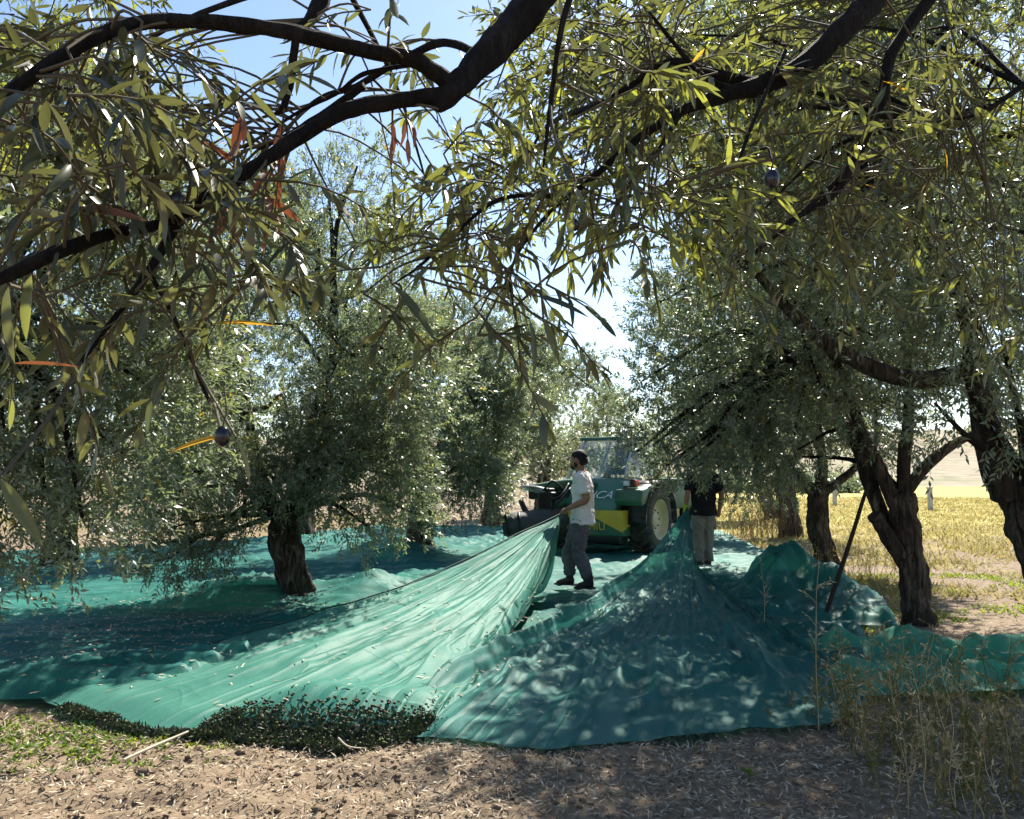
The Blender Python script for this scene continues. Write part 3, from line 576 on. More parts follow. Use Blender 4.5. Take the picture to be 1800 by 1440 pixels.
# heap of olives and leaves caught in the fold of the sunlit net
rng = np.random.default_rng(5)
X1, Y1, Z1 = XYZ1; ns_, nt_ = X1.shape
def pick(n, s0, s1, t0, t1):
    i = rng.integers(int(s0 * ns_), int(s1 * ns_), n); j = np.clip((rng.uniform(t0, t1, n) * nt_).astype(int), 0, nt_ - 1)
    return np.stack([X1[i, j], Y1[i, j], Z1[i, j]], 1) + rng.normal(0, .008, (n, 3)) + np.array([0, -.01, .004])
P = np.concatenate([pick(7500, .26, .50, .945, .999), pick(260, .24, .53, .90, .95), pick(1500, .08, .27, .985, .999), pick(700, .5, .56, .975, .999)])
P[:, 2] *= rng.uniform(.15, 1.0, len(P)) ** .5
D = norm(rng.normal(0, 1, (len(P), 3)) * np.array([1, .5, .9]))
v, f = leaf_block(P, D, rng.normal(0, .5, (len(P), 3)) + np.array([0, -1, .3]), rng.uniform(.025, .05, len(P)), rng.uniform(.008, .013, len(P)), False, rng)
tag(obj('olive_leaf_heap', mesh_np('olive_leaf_heap', [(v, f)], M['heap'], [rng.beta(1.2, 3, len(P))])), 'dark heap of picked leaves and olives bulging in the net front', 'leaf heap', kind='stuff')
bm = bmesh.new(); bmesh.ops.create_icosphere(bm, subdivisions=1, radius=1); ov = np.array([v.co[:] for v in bm.verts]); of = np.array([[v.index for v in fa.verts] for fa in bm.faces]); bm.free()
P = np.concatenate([pick(420, .26, .50, .93, .999), pick(60, .1, .27, .985, .999)]); P[:, 2] += .006
VV = ov[None] * (rng.uniform(.007, .0105, len(P))[:, None, None] * np.array([1.25, 1, 1])) + P[:, None]; FF = of[None] + (np.arange(len(P)) * len(ov))[:, None, None]
tag(obj('picked_olives', mesh_np('picked_olives', [(VV.reshape(-1, 3), FF.reshape(-1, 3))], M['olive_mix'], [np.repeat(rng.random(len(P)), len(of))], True)), 'green and purple picked olives among the leaves in the net front', 'olives', kind='stuff')
# leaves and twigs fallen on the nets
def on_net(XYZ, n, s0, s1, t0, t1):
    Xa, Ya, Za = XYZ; i = rng.integers(int(s0 * Xa.shape[0]), int(s1 * Xa.shape[0]), n); j = rng.integers(int(t0 * Xa.shape[1]), int(t1 * Xa.shape[1]), n)
    return np.stack([Xa[i, j], Ya[i, j], Za[i, j]], 1)
def verts_of(o): 
    a = np.empty(len(o.data.vertices) * 3, np.float32); o.data.vertices.foreach_get('co', a); return a.reshape(-1, 3)
vl = verts_of(n0); vm = verts_of(n1)
dl = np.hypot(vl[:, 0] + 3.6, (vl[:, 1] - 8.3)); wl = np.exp(-(dl / 1.7) ** 2); wl /= wl.sum()
wm = np.exp(-((vm[:, 0] - 1.7) / 2.2) ** 2 - ((vm[:, 1] - 8.5) / 4) ** 2); wm /= wm.sum()
P = np.concatenate([vl[rng.choice(len(vl), 3200, p=wl)], vm[rng.choice(len(vm), 1100, p=wm)], on_net(XYZ1, 420, 0, 1, .3, .95), on_net(XYZ2, 600, 0, 1, .3, .95)]) + np.array([0, 0, .008])
D = rng.normal(0, 1, (len(P), 3)); D[:, 2] *= .15; D = norm(D)
v, f = leaf_block(P, D, np.array([0, 0, 1.]) + rng.normal(0, .2, (len(P), 3)), rng.uniform(.03, .075, len(P)), rng.uniform(.008, .017, len(P)), False, rng)
tag(obj('fallen_leaves_on_net', mesh_np('fallen_leaves_on_net', [(v, f)], M['litter'], [rng.uniform(.2, 1, len(P))])), 'pale fallen olive leaves scattered over the nets', 'fallen leaves', kind='stuff')

# ------------------------------------------------------------------ ground cover
def scatter(n, x0, x1, y0, y1, dens=None):
    x = rng.uniform(x0, x1, n); y = rng.uniform(y0, y1, n)
    if dens is not None: k = rng.random(n) < dens(x, y); x, y = x[k], y[k]
    return np.stack([x, y, gz(x, y)], 1)
P = np.concatenate([scatter(34000, -4.2, 4.6, 2.9, 5.6), scatter(30000, -1.0, 4.6, 2.9, 5.4, lambda x, y: np.clip(.35 + .8 * pn(x * 1.3, y * 1.3, 77), 0, 1) * np.clip((x + 1) / 1.2, 0, 1)), scatter(16000, 2.2, 10, 5.4, 14)])
D = rng.normal(0, 1, (len(P), 3)); D[:, 2] = np.abs(D[:, 2]) * .3; D = norm(D); P[:, 2] += rng.uniform(.002, .014, len(P))
v, f = leaf_block(P, D, np.array([0, 0, 1.]) + rng.normal(0, .45, (len(P), 3)), rng.uniform(.022, .062, len(P)), rng.uniform(.004, .0105, len(P)), False, rng)
tag(obj('leaf_litter', mesh_np('leaf_litter', [(v, f)], M['litter'], [np.clip(rng.normal(.45, .28, len(P)), 0, 1)])), 'dry narrow leaf litter covering the bare soil', 'leaf litter', kind='stuff')
# clods
bm = bmesh.new(); bmesh.ops.create_icosphere(bm, subdivisions=1, radius=1); cv = np.array([v.co[:] for v in bm.verts]); cf = np.array([[v.index for v in fa.verts] for fa in bm.faces]); bm.free()
P = scatter(3800, -4.2, 4.0, 2.9, 5.2, lambda x, y: np.clip(.75 - x * .25 + .6 * pn(x * 1.5, y * 3, 3), .06, 1))
s = rng.gamma(1.6, .0034, len(P)) + .0025; VV = cv[None] * (1 + rng.normal(0, .32, (len(P), len(cv), 1))) * (s[:, None, None] * np.array([1.3, 1, .8])) + P[:, None] + np.array([0, 0, .003])
FF = cf[None] + (np.arange(len(P)) * len(cv))[:, None, None]
tag(obj('soil_clods', mesh_np('soil_clods', [(VV.reshape(-1, 3), FF.reshape(-1, 3))], M['clod'], [np.repeat(rng.random(len(P)), len(cf))])), 'crumbly brown soil clods in front of the net', 'soil clods', kind='stuff')
# small green herbs, front left and sprinkled
def herbs(P, size, seedv):
    G = []; A = []; n = len(P)
    for k in range(5):
        a = rng.uniform(0, 2 * PI, n); e = rng.uniform(.2, 1.0, n); d = np.stack([np.cos(a) * np.cos(e), np.sin(a) * np.cos(e), np.sin(e)], 1)
        v, f = leaf_block(P + rng.normal(0, .012, (n, 3)) * np.array([1, 1, 0]), d, np.array([0, 0, 1.]) + rng.normal(0, .3, (n, 3)), size * rng.uniform(.6, 1.3, n), size * rng.uniform(.35, .6, n), False, rng)
        G.append((v, f)); A.append(np.clip(seedv + rng.normal(0, .22, n), 0, 1))
    return G, A
c = gr(60, 1290); d1 = lambda x, y: np.exp(-((x - c.x) / .75) ** 2 - ((y - c.y) / .38) ** 2)
c2 = gr(330, 1285); d2 = lambda x, y: .75 * np.exp(-((x - c2.x) / .55) ** 2 - ((y - c2.y) / .22) ** 2)
Pa = scatter(6000, -4.5, -1.6, 3.6, 6.0, d1); Pb = scatter(5000, -3.4, -1, 3.8, 5.6, d2)
Pc = scatter(3000, -4, 4, 3, 5.3, lambda x, y: np.clip(pn(x * 1.7, y * 1.7, 23) * 2 - .75, 0, .8)); Pd = scatter(9000, 2.9, 9, 5, 13, lambda x, y: np.clip(pn(x * .9, y * .9, 29) * 2.2 + .1, 0, 1))
G = []; A = []
for PP, sv, sz in ((Pa, .3, .032), (Pb, .8, .026), (Pc, .7, .022), (Pd, .75, .045)):
    g, a = herbs(PP, sz, sv); G += g; A += a
tag(obj('ground_herbs', mesh_np('ground_herbs', G, M['clover'], A)), 'low green weeds sprouting from the soil', 'weeds', kind='stuff')
# green seedling in the foreground
p0 = gr(1316, 1372); sdl = empty('green_seedling', (p0.x, p0.y, float(gz(p0.x, p0.y)))); tag(sdl, 'small green broad-leaved seedling alone on shaded foreground soil', 'seedling')
obj('stem', mesh_np('stem', tube([(0, 0, -.01), (.004, 0, .04), (0, 0, .075)], [.003, .003, .002], 6, 6), M['clover'], [np.full(5 * 6 + 2, .5)]), sdl)
for k in range(6):
    a = k * 1.1; d = np.array([[math.cos(a) * .9, math.sin(a) * .9, .35]]); v, f = leaf_block(np.array([[0, 0, .03 + k * .008]]), norm(d), np.array([[0, 0, 1.]]), np.array([.055]), np.array([.028]), True, rng)
    obj('leaf', mesh_np('leaf', [(v, f)], M['clover'], [np.full(1, .35)]), sdl)
# dry yellow grass field behind the right row
n = 52000; y = 9.5 + 50 * rng.random(n) ** 1.7; x = y * rng.uniform(.13, .75, n) + rng.normal(0, .3, n); k = (pn(x * .5, y * .5, 31) + (y - 17) * .07 + rng.normal(0, .18, n) > -.15) & (x > 4.6 + np.clip(y - 12, 0, 90) * .12); x, y = x[k], y[k]; n = len(x)
xl = rng.uniform(-26, -4, 9000); yl = rng.uniform(13, 34, 9000); kl = (xl < -13 + 0 * xl) | (yl > 19.5 - (xl + 9) * .6); x = np.concatenate([x, xl[kl]]); y = np.concatenate([y, yl[kl]]); n = len(x)
P = np.stack([x, y, gz(x, y)], 1); h = rng.uniform(.04, .13, n) * (1 + .5 * pn(x * .6, y * .6, 37)); a = rng.uniform(0, PI, n); w = np.stack([np.cos(a), np.sin(a), 0 * a], 1) * (.008 + y * .0007)[:, None]; tip = P + np.stack([rng.normal(0, .09, n), rng.normal(0, .09, n), h], 1)
V = np.stack([P - w, P + w, tip], 1)
tag(obj('dry_grass', mesh_np('dry_grass', [(V.reshape(-1, 3), np.arange(3 * n).reshape(-1, 3))], M['straw'], [np.clip(rng.normal(.5 , .25, n), 0, 1)])), 'yellow dry grass of the open field right of the trees', 'grass', kind='stuff')
# tall dry weeds in the right foreground
def weed_plant(P0, h, nb, G, A, tone, r=.0032, spread=.35):
    lean = rng.normal(0, spread * .5, 2); pts = [np.array(P0)]
    for k in range(1, 6): pts.append(np.array(P0) + np.array([lean[0] * (k / 5) ** 1.5 * h + rng.normal(0, .012), lean[1] * (k / 5) ** 1.5 * h + rng.normal(0, .012), h * k / 5]))
    g = tube(pts, [r, r * .8, r * .4], 7, 3, caps=False); G += g; A.append(np.full(len(g[0][1]), np.clip(tone + rng.normal(0, .1), 0, 1)))
    B = []; 
    for k in range(nb):
        t = rng.uniform(.2, 1) * 5; i = min(int(t), 4); b = pts[i] + (pts[i + 1] - pts[i]) * (t - i); a = rng.uniform(0, 2 * PI); l = rng.uniform(.06, .2) * h
        e = b + np.array([math.cos(a) * l * .7, math.sin(a) * l * .7, l * rng.uniform(.1, .8)]); m = (b + e) / 2 + np.array([0, 0, l * .1])
        g = tube([b, m, e], [r * .55, r * .4, r * .25], 4, 3, caps=False); G += g; A.append(np.full(len(g[0][1]), np.clip(tone + rng.normal(0, .15), 0, 1)))
        for q in range(4): B.append((b + (e - b) * rng.uniform(.15, 1), e - b))
        B.append((e, e - b))
    if B:
        Pb = np.array([x[0] for x in B]); Db = norm(norm(np.array([x[1] for x in B])) + rng.normal(0, .6, (len(B), 3)))
        v, f = leaf_block(Pb, Db, rng.normal(0, 1, (len(B), 3)), rng.uniform(.012, .04, len(B)), rng.uniform(.003, .009, len(B)), False, rng); G.append((v, f)); A.append(np.clip(tone + rng.normal(0, .25, len(B)), 0, 1))
G = []; A = []
for k in range(200):
    px = rng.choice([rng.normal(1580, 95), rng.normal(1700, 80), rng.uniform(1420, 1900)]); py = rng.normal(np.interp(px, (1420, 1680), (1258, 1350)), np.interp(px, (1420, 1650), (20, 62))); py = min(max(py, 1215), 1470)
    g = gr(px, py); h = rng.uniform(.14, .30) if rng.random() < .4 else rng.uniform(.28, .68) * (1 - .3 * (px < 1480)); weed_plant((g.x, g.y, float(gz(g.x, g.y))), h, rng.integers(7, 15), G, A, rng.choice([.15, .5, .75, .95], p=[.34, .26, .2, .2]))
tag(obj('dry_weeds', mesh_np('dry_weeds', G, M['weed'], A)), 'tangle of tall dry brown weeds in the right foreground', 'weeds', kind='stuff')
def single_weed(px, py, h, label, tone, nb=10, r=.004):
    g = gr(px, py); G = []; A = []; weed_plant((g.x, g.y, .02), h, nb, G, A, tone, r, .12)
    tag(obj('dry_weed_stalk', mesh_np('dry_weed_stalk', G, M['weed'], A)), label, 'weed')
single_weed(1345, 1120, .72, 'pale dry weed stalk standing before the heaped net', .9)
single_weed(1440, 1290, .95, 'tall straw-coloured weed stalk left of the weed tangle', .95, 8)
# dry bush behind the right man, tan
bb = gr(1335, 945); G = []; A = []
for k in range(130): weed_plant((bb.x + rng.normal(0, .55), bb.y + rng.normal(0, .5), 0), rng.uniform(.5, 1.25), 9, G, A, rng.random(), .006, .5)
tag(obj('dry_bush', mesh_np('dry_bush', G, M['bush'], A)), 'rust-brown dry bush at the net edge, right of the man in black', 'bush')
G = []; A = []; bb = gr(1530, 1010)
for k in range(60): weed_plant((bb.x + rng.normal(0, .35), bb.y + rng.normal(0, .7), 0), rng.uniform(.2, .6), 7, G, A, rng.uniform(.3, 1), .004, .5)
tag(obj('weed_clump', mesh_np('weed_clump', G, M['straw'], A)), 'yellowish weed clump between the leaning pole and the forked trunk', 'weeds')
# dark hedge at the far field edge
P = np.stack([rng.uniform(14, 33, 4500), 78 + rng.normal(0, 1.2, 4500), np.abs(rng.normal(0, 1, 4500)) * .8], 1)
D = norm(rng.normal(0, 1, P.shape) + np.array([0, 0, .7])); v, f = leaf_block(P, D, rng.normal(0, 1, P.shape), np.full(len(P), .6), np.full(len(P), .22), False, rng)
tag(obj('field_hedge', mesh_np('field_hedge', [(v, f)], M['leaf'], [rng.uniform(0, .8, len(P))])), 'low dark hedge along the far edge of the field', 'hedge', kind='stuff')
# sticks on the soil
def stick(pts, r, label, mat='stick'):
    tag(obj('stick', mesh_np('stick', tube([tuple(p) for p in pts], r, 12, 6, .15), M[mat], smooth=True)), label, 'stick')
stick([gr(218, 1336, .03), gr(270, 1312, .05), gr(331, 1286, .07)], [.007, .008, .006], 'straight pale stick lying on soil left of the net bulge')
stick([gr(594, 1297, .08), gr(612, 1312, .04), gr(645, 1316, .02)], [.005, .004, .003], 'thin bent pale twig at the foot of the net bulge')

# ------------------------------------------------------------------ poles
pb = at(1446, 1110, 8.55); ptop = at(1527, 848, 8.62)
tag(obj('wooden_pole', mesh_np('wooden_pole', tube([(pb.x, pb.y, 0), ((pb.x + ptop.x) / 2 + .015, 8.6, (ptop.z) / 2), tuple(ptop)], [.024, .022, .018], 24, 10, .12), M['pole'], smooth=True)), 'thin dark wooden pole leaning against the forked olive trunk', 'pole')
for px, py, d, label in ((1467, 868, 44, 'pale concrete field post behind the Y-shaped trunk'), (1634, 858, 38, 'pale concrete field post right of the forked trunk')):
    p = at(px, py, d); g = prism([(-.09, -.09), (.09, -.09), (.09, .09), (-.09, .09)], 2, -.1, .95); r_ = empty('field_post', (p.x, p.y, 0)); tag(r_, label, 'post')
    obj('shaft', recalc(mesh_np('shaft', g, M['concrete']), .02), r_); obj('cap', recalc(mesh_np('cap', [box((0, 0, .985), (.24, .24, .07))], M['concrete']), .02), r_)

# ------------------------------------------------------------------ people
def remeshed(groups, vox, mat, smooth=3, fold=0.0, fscale=9.0, seed=0):
    me = mesh_np('tmp', groups, None); o = obj('tmp', me)
    m = o.modifiers.new('r', 'REMESH'); m.mode = 'VOXEL'; m.voxel_size = vox
    if smooth: s = o.modifiers.new('s', 'SMOOTH'); s.iterations = smooth; s.factor = .5
    dg = bpy.context.evaluated_depsgraph_get(); out = bpy.data.meshes.new_from_object(o.evaluated_get(dg))
    bpy.data.objects.remove(o); bpy.data.meshes.remove(me)
    if fold:
        n = len(out.vertices); co = np.empty(n * 3, np.float32); out.vertices.foreach_get('co', co); co = co.reshape(-1, 3); no = np.empty(n * 3, np.float32); out.vertex_normals.foreach_get('vector', no); no = no.reshape(-1, 3)
        u = np.arctan2(co[:, 1], co[:, 0] - .02)
        h = np.clip(ridged(co[:, 2] * fscale + 2.2 * co[:, 1] * 3 + pn(co[:, 0] * 6, co[:, 2] * 6, seed), co[:, 0] * 4 + co[:, 1] * 3, seed + 1), 0, 1) ** 2 + .6 * fbm(co[:, 0] * 14 + co[:, 1] * 9, co[:, 2] * 12, seed + 2, 2)
        co = co + no * (fold * (h - .4))[:, None]; out.vertices.foreach_set('co', co.astype(np.float32).ravel())
    out.polygons.foreach_set('use_smooth', np.ones(len(out.polygons), bool)); out.materials.clear(); out.materials.append(mat); out.update(); return out
def ball(c, r, n=10):
    r = np.ones(3) * r; th = np.linspace(0, PI, n); c = np.asarray(c, float)
    V = []; 
    for a in th:
        for b in np.linspace(0, 2 * PI, 12, endpoint=False): V.append(c + r * np.array([math.sin(a) * math.cos(b), math.sin(a) * math.sin(b), math.cos(a)]))
    i = np.arange(n - 1)[:, None] * 12; j = np.arange(12)[None]; k = (j + 1) % 12
    return (np.array(V), np.stack([i + j, i + 12 + j, i + 12 + k, i + k], -1).reshape(-1, 4))
def hand(wrist, dirv, down, side, r=1.0):
    """fist: palm and five curled fingers. dirv along forearm, down = curl direction, side = thumb side"""
    w = np.asarray(wrist, float); d = norm(np.asarray(dirv, float)); c = norm(np.asarray(down, float)); s = norm(np.cross(d, c)) * side
    G = tube([w - d * .02, w + d * .035, w + d * .085], [.026 * r, .036 * r, .036 * r], 6, 8, ref=tuple(c), flat=[(1, 1), (1.05, .65), (1.1, .6)])
    for k, (o, l) in enumerate(((-.028, .036), (-.009, .042), (.010, .040), (.028, .032))):
        b = w + d * .078 + s * o * -1
        G += tube([b, b + d * l * .8 + c * .006, b + d * l * .75 + c * l * .9, b - d * .006 + c * (l * .95 + .004)], [.0105 * r, .0102 * r, .0098 * r, .0085 * r], 12, 6)
    b = w + d * .03 + s * .03
    G += tube([b, b + d * .028 + s * .018 + c * .012, b + d * .05 + c * .035, b + d * .055 + c * .048 - s * .018], [.013 * r, .012 * r, .011 * r, .009 * r], 10, 6)
    return G
def head(c, face, tilt=0):
    """c centre of skull, face = unit vector"""
    f = norm(np.array(face, float)); u = np.array([0, 0, 1.]); s = np.cross(u, f); c = np.asarray(c, float)
    G = [ball(c, .098)]
    G = [(c + (v - c) @ np.diag([1, 1, 1]) * np.array([1.0, 1.0, 1.14]), q) for v, q in G]
    G += [ball(c + f * .035 - u * .06, (.068, .068, .07)), ball(c + f * .062 - u * .095, (.036, .036, .03)), ball(c + f * .106 - u * .022, (.017, .017, .024)), ball(c + f * .10 - u * .066, (.026, .026, .012)), ball(c + f * .088 + u * .02, (.05, .05, .016))]
    for q in (-1, 1): G += [ball(c + s * q * .098 - u * .02 - f * .005, (.018, .018, .034))]
    return G, f, s, u
def person(label, loc, rz, J, face, mats, hairy=True, cuffs=False, glove=False, vox=.012, seed=1):
    root = empty('person', loc, rz); tag(root, label, 'person')
    nk = np.array(J['neck']); hd = np.array(J['head']); hp = np.array(J['hip']); ch = np.array(J['chest']); sh = np.array(J['shoulder_mid'])
    Hg, f, s, u = head(hd, face)
    G = list(Hg) + tube([sh, nk, hd - np.array([0, 0, .06])], [.075, .06, .06], 8, 10)
    G += tube([hp - [0, 0, .08], hp, (hp + ch) / 2, ch, sh + [0, 0, .02]], [.12, .125, .115, .13, .09], 16, 14, flat=[(.8, 1.15)] * 3 + [(.8, 1.2)] * 2, ref=(0, 1, 0))
    for side in ('L', 'R'):
        a, e, w = (np.array(J[k + side]) for k in ('sho', 'elb', 'wri')); G += tube([a, (a + e) / 2, e, (e + w) / 2, w], [.055, .052, .042, .043, .03], 16, 10)
        h_, k_, an, to = (np.array(J[k + side]) for k in ('hipj', 'kne', 'ank', 'toe')); G += tube([h_, (h_ + k_) / 2, k_, (k_ + an) / 2 + (0, 0, .04), an], [.088, .075, .058, .056, .038], 18, 10) + tube([an - (0, 0, .03), (an + to) / 2 - (0, 0, .03), to], [.035, .035, .026], 6, 8)
        cd_ = J.get('curl' + side, (0, 0, -1)); dv = np.array(J['hand' + side]) - w
        hg = hand(w, dv, cd_, 1 if side == 'L' else -1)
        if not (glove and side == 'L'): G += hg
        else: obj('glove', remeshed([( (v - w) * 1.08 + w, q) for v, q in hg] + tube([w - norm(dv) * .05, w + norm(dv) * .03], [.038, .038], 4, 10), .006, M['glove'], 1), root)
    obj('body', remeshed(G, vox, M['skin'], 2), root)
    # shirt
    hem = np.array(J['hem'])
    S = tube([hem, (hem + ch) / 2, ch, sh - [0, 0, .0], sh + [0, 0, .045]], [.190, .172, .172, .147, .078], 20, 20, flat=[(.83, 1.12), (.80, 1.12), (.82, 1.18), (.75, 1.30), (.9, 1.1)], ref=(0, 1, 0))
    for side in ('L', 'R'):
        a, e = np.array(J['sho' + side]), np.array(J['elb' + side]); S += tube([a + (sh - a) * .4, a, a * .4 + e * .6, a * .22 + e * .78], [.085, .082, .077, .078], 10, 14)
    obj('shirt', remeshed(S, .013, mats[0], 3, .014, 8, seed), root)
    # trousers
    wst = hp + (0, 0, .03)
    S = tube([hp - (0, 0, .09), hp, wst], [.150, .150, .12], 10, 18, flat=[(.92, 1.08), (.92, 1.12), (.85, 1.12)], ref=(0, 1, 0))
    for side in ('L', 'R'):
        h_, k_, an = (np.array(J[k + side]) for k in ('hipj', 'kne', 'ank')); S += tube([h_ + (0, 0, .03), (h_ + k_) / 2, k_, (k_ + an) / 2, an * .85 + k_ * .15, an + (0, 0, .03 if cuffs else -.02)], [.118, .105, .088, .084, .074, .052 if cuffs else .082], 22, 14)
    tr = obj('trousers', remeshed(S, .013, mats[1], 3, .016, 9, seed + 4), root)
    for side in ('L', 'R'):
        h_, k_ = np.array(J['hipj' + side]), np.array(J['kne' + side]); yo = -1 if side == 'L' else 1
        obj('cargo_pocket' if mats[1] is M['cargo'] else 'side_pocket', remeshed([ (box((0, 0, 0), (.12, .035, .15))[0] + (h_ * .45 + k_ * .55) + (0, yo * .095, 0), box((0, 0, 0), (1, 1, 1))[1])], .012, mats[1], 2), tr)
        an, to = (np.array(J[k + side]) for k in ('ank', 'toe')); d = norm((to - an) * (1, 1, 0))
        B = tube([an + (0, 0, .07), an, an - (0, 0, .045)], [.052, .05, .056], 8, 12) + tube([an - d * .055 - (0, 0, .045), an + d * .05 - (0, 0, .045), to - d * .02 + (0, 0, -.004), to + d * .02 - (0, 0, .008)], [.042, .05, .047, .03], 12, 12, ref=(0, 0, 1), flat=[(1, .9)] * 4)
        bo = obj('boot' if cuffs else 'shoe', remeshed(B, .008, M['boot'], 2), root)
        q = an - (0, 0, .085); L_ = np.linalg.norm((to - an)[:2]) 
        ang = math.atan2(d[1], d[0]); obj('sole', recalc(mesh_np('sole', [box(tuple(q + d * (L_ * .5 - .02)), (L_ + .12, .095, .022), Matrix.Rotation(ang, 3, 'Z'))], M['black' if cuffs else 'white']), .008), bo)
    # hair, beard, eyes
    c = hd
    hair = [ball(c - f * .012 + u * .028, (.108, .108, .095)), ball(c - f * .045 - u * .02, (.085, .085, .075))]
    obj('hair', remeshed(hair, .008, M['hair'], 2, .005, 30), root)
    if hairy: obj('beard', remeshed([ball(c + f * .052 - u * .095, (.056, .056, .045)), ball(c + f * .01 + s * .07 - u * .06, (.025, .025, .05)), ball(c + f * .01 - s * .07 - u * .06, (.025, .025, .05))], .008, M['hair'], 1), root)
    for q in (-1, 1): obj('eye', mesh_np('eye', [ball(c + f * .092 + s * q * .034, .012, 6)], M['white'], smooth=True), root)
    return root
J1 = dict(hip=(.02, 0, .90), chest=(.035, 0, 1.24), shoulder_mid=(.03, 0, 1.40), neck=(.0, 0, 1.49), head=(-.015, 0, 1.625), hem=(.035, 0, .80),
    shoL=(.05, -.185, 1.385), elbL=(.15, -.27, 1.12), wriL=(-.09, -.20, 1.01), handL=(-.18, -.17, .98),
    shoR=(.02, .185, 1.385), elbR=(.06, .24, 1.12), wriR=(-.13, .02, 1.0), handR=(-.20, -.06, .97),
    hipjL=(.03, -.085, .85), kneL=(.0, -.10, .47), ankL=(.14, -.12, .115), toeL=(-.01, -.15, .045), hipjR=(.0, .085, .85), kneR=(-.17, .12, .46), ankR=(-.17, .13, .115), toeR=(-.33, .14, .045))
person('bearded man in white t-shirt and grey trousers hauling the sunlit net', (.86, 10.45, .10), math.radians(-18), J1, (-1, .12, -.03), (M['shirt'], M['trouser']), True, True, False, seed=3)
J2 = dict(hip=(.0, 0, .90), chest=(.02, 0, 1.24), shoulder_mid=(.02, 0, 1.40), neck=(.0, 0, 1.49), head=(-.03, 0, 1.62), hem=(.01, 0, .80),
    shoL=(.02, -.20, 1.385), elbL=(.07, -.28, 1.12), wriL=(-.01, -.28, .95), handL=(-.03, -.275, .85),
    shoR=(.02, .20, 1.385), elbR=(.07, .27, 1.11), wriR=(-.03, .27, .88), handR=(-.05, .26, .78), curlL=(-1, .2, 0), curlR=(-1, -.2, 0),
    hipjL=(.0, -.085, .85), kneL=(-.02, -.09, .48), ankL=(.04, -.09, .11), toeL=(-.12, -.13, .045), hipjR=(.0, .085, .85), kneR=(-.03, .075, .48), ankR=(-.03, .07, .11), toeR=(-.19, .08, .045))
person('man in black t-shirt and beige cargo trousers seen from behind, yellow-green glove', (2.99, 12.9, .10), math.radians(-84), J2, (-1, -.1, -.1), (M['tee_black'], M['cargo']), False, False, True, seed=8)

# ------------------------------------------------------------------ the harvesting tractor
TO = Vector((1.86, 16.35, 0.06)); TY = math.radians(-33)
trac = empty('tractor', TO, TY); tag(trac, 'green and yellow olive shaking tractor parked on the net behind the men', 'tractor')
TI = Matrix.Translation(TO) @ Matrix.Rotation(TY, 4, 'Z'); TI.invert()
def tl(px, py, d): return tuple(TI @ at(px, py, d))
def tpart(name, groups, mat, parent=None, bevel=.015, smooth=False):
    me = mesh_np(name, groups, M[mat]); recalc(me, bevel)
    if smooth: me.polygons.foreach_set('use_smooth', np.ones(len(me.polygons), bool))
    return obj(name, me, parent or trac)
def lathe(prof, c, axis_x=True, n=40):
    a = np.linspace(0, 2 * PI, n, endpoint=False); V = []
    for x, r in prof:
        for t_ in a: V.append((c[0] + x, c[1] + r * math.cos(t_), c[2] + r * math.sin(t_)))
    i = np.arange(len(prof) - 1)[:, None] * n; j = np.arange(n)[None]; k = (j + 1) % n
    return (np.array(V), np.stack([i + j, i + k, i + n + k, i + n + j], -1).reshape(-1, 4))
def wheel(x, y, R, W, sgn):
    w = empty('wheel', (x, y, R)); w.parent = trac
    ri = R * .56
    o = obj('tyre', mesh_np('tyre', [lathe([(-W * .36, ri), (-W * .5, ri * 1.12), (-W * .52, R * .8), (-W * .46, R * .93), (-W * .2, R * .955), (W * .2, R * .955), (W * .46, R * .93), (W * .52, R * .8), (W * .5, ri * 1.12), (W * .36, ri)], (0, 0, 0))], M['rubber'], smooth=True), w)
    G = []
    for k in range(18):
        for q in (-1, 1):
            a = (k + (.5 if q > 0 else 0)) / 18 * 2 * PI
            Rm = Matrix.Rotation(a, 3, 'X') @ Matrix.Rotation(q * .72, 3, 'Z')
            c = Matrix.Rotation(a, 3, 'X') @ Vector((q * W * .25, 0, R * .965)); G.append(box(tuple(c), (W * .58, .055, .075), Rm))
    tpart('tread', G, 'rubber', o, .006)
    rm = obj('rim', mesh_np('rim', [lathe([(sgn * W * .5, ri * 1.1), (sgn * W * .44, ri), (sgn * W * .30, ri * .93), (sgn * W * .22, ri * .6), (sgn * W * .26, ri * .42), (sgn * W * .30, ri * .3), (sgn * W * .30, .01)], (0, 0, 0))], M['cream'], smooth=True), w)
    for k in range(8):
        a = k / 8 * 2 * PI; tpart('wheel_bolt', [box((sgn * W * .28, math.cos(a) * ri * .48, math.sin(a) * ri * .48), (.04, .03, .03))], 'steel', rm, .004)
for x in (-.92, .92):
    wheel(x, 0, .63, .47, 1 if x > 0 else -1); wheel(x, 2.5, .6, .42, 1 if x > 0 else -1)
tpart('chassis', [box((0, 1.1, .62), (.9, 3.6, .34))], 'black', bevel=.03)
tpart('axle', [box((0, 0, .62), (1.5, .22, .22))], 'black'); tpart('axle', [box((0, 2.5, .6), (1.5, .2, .2))], 'black')
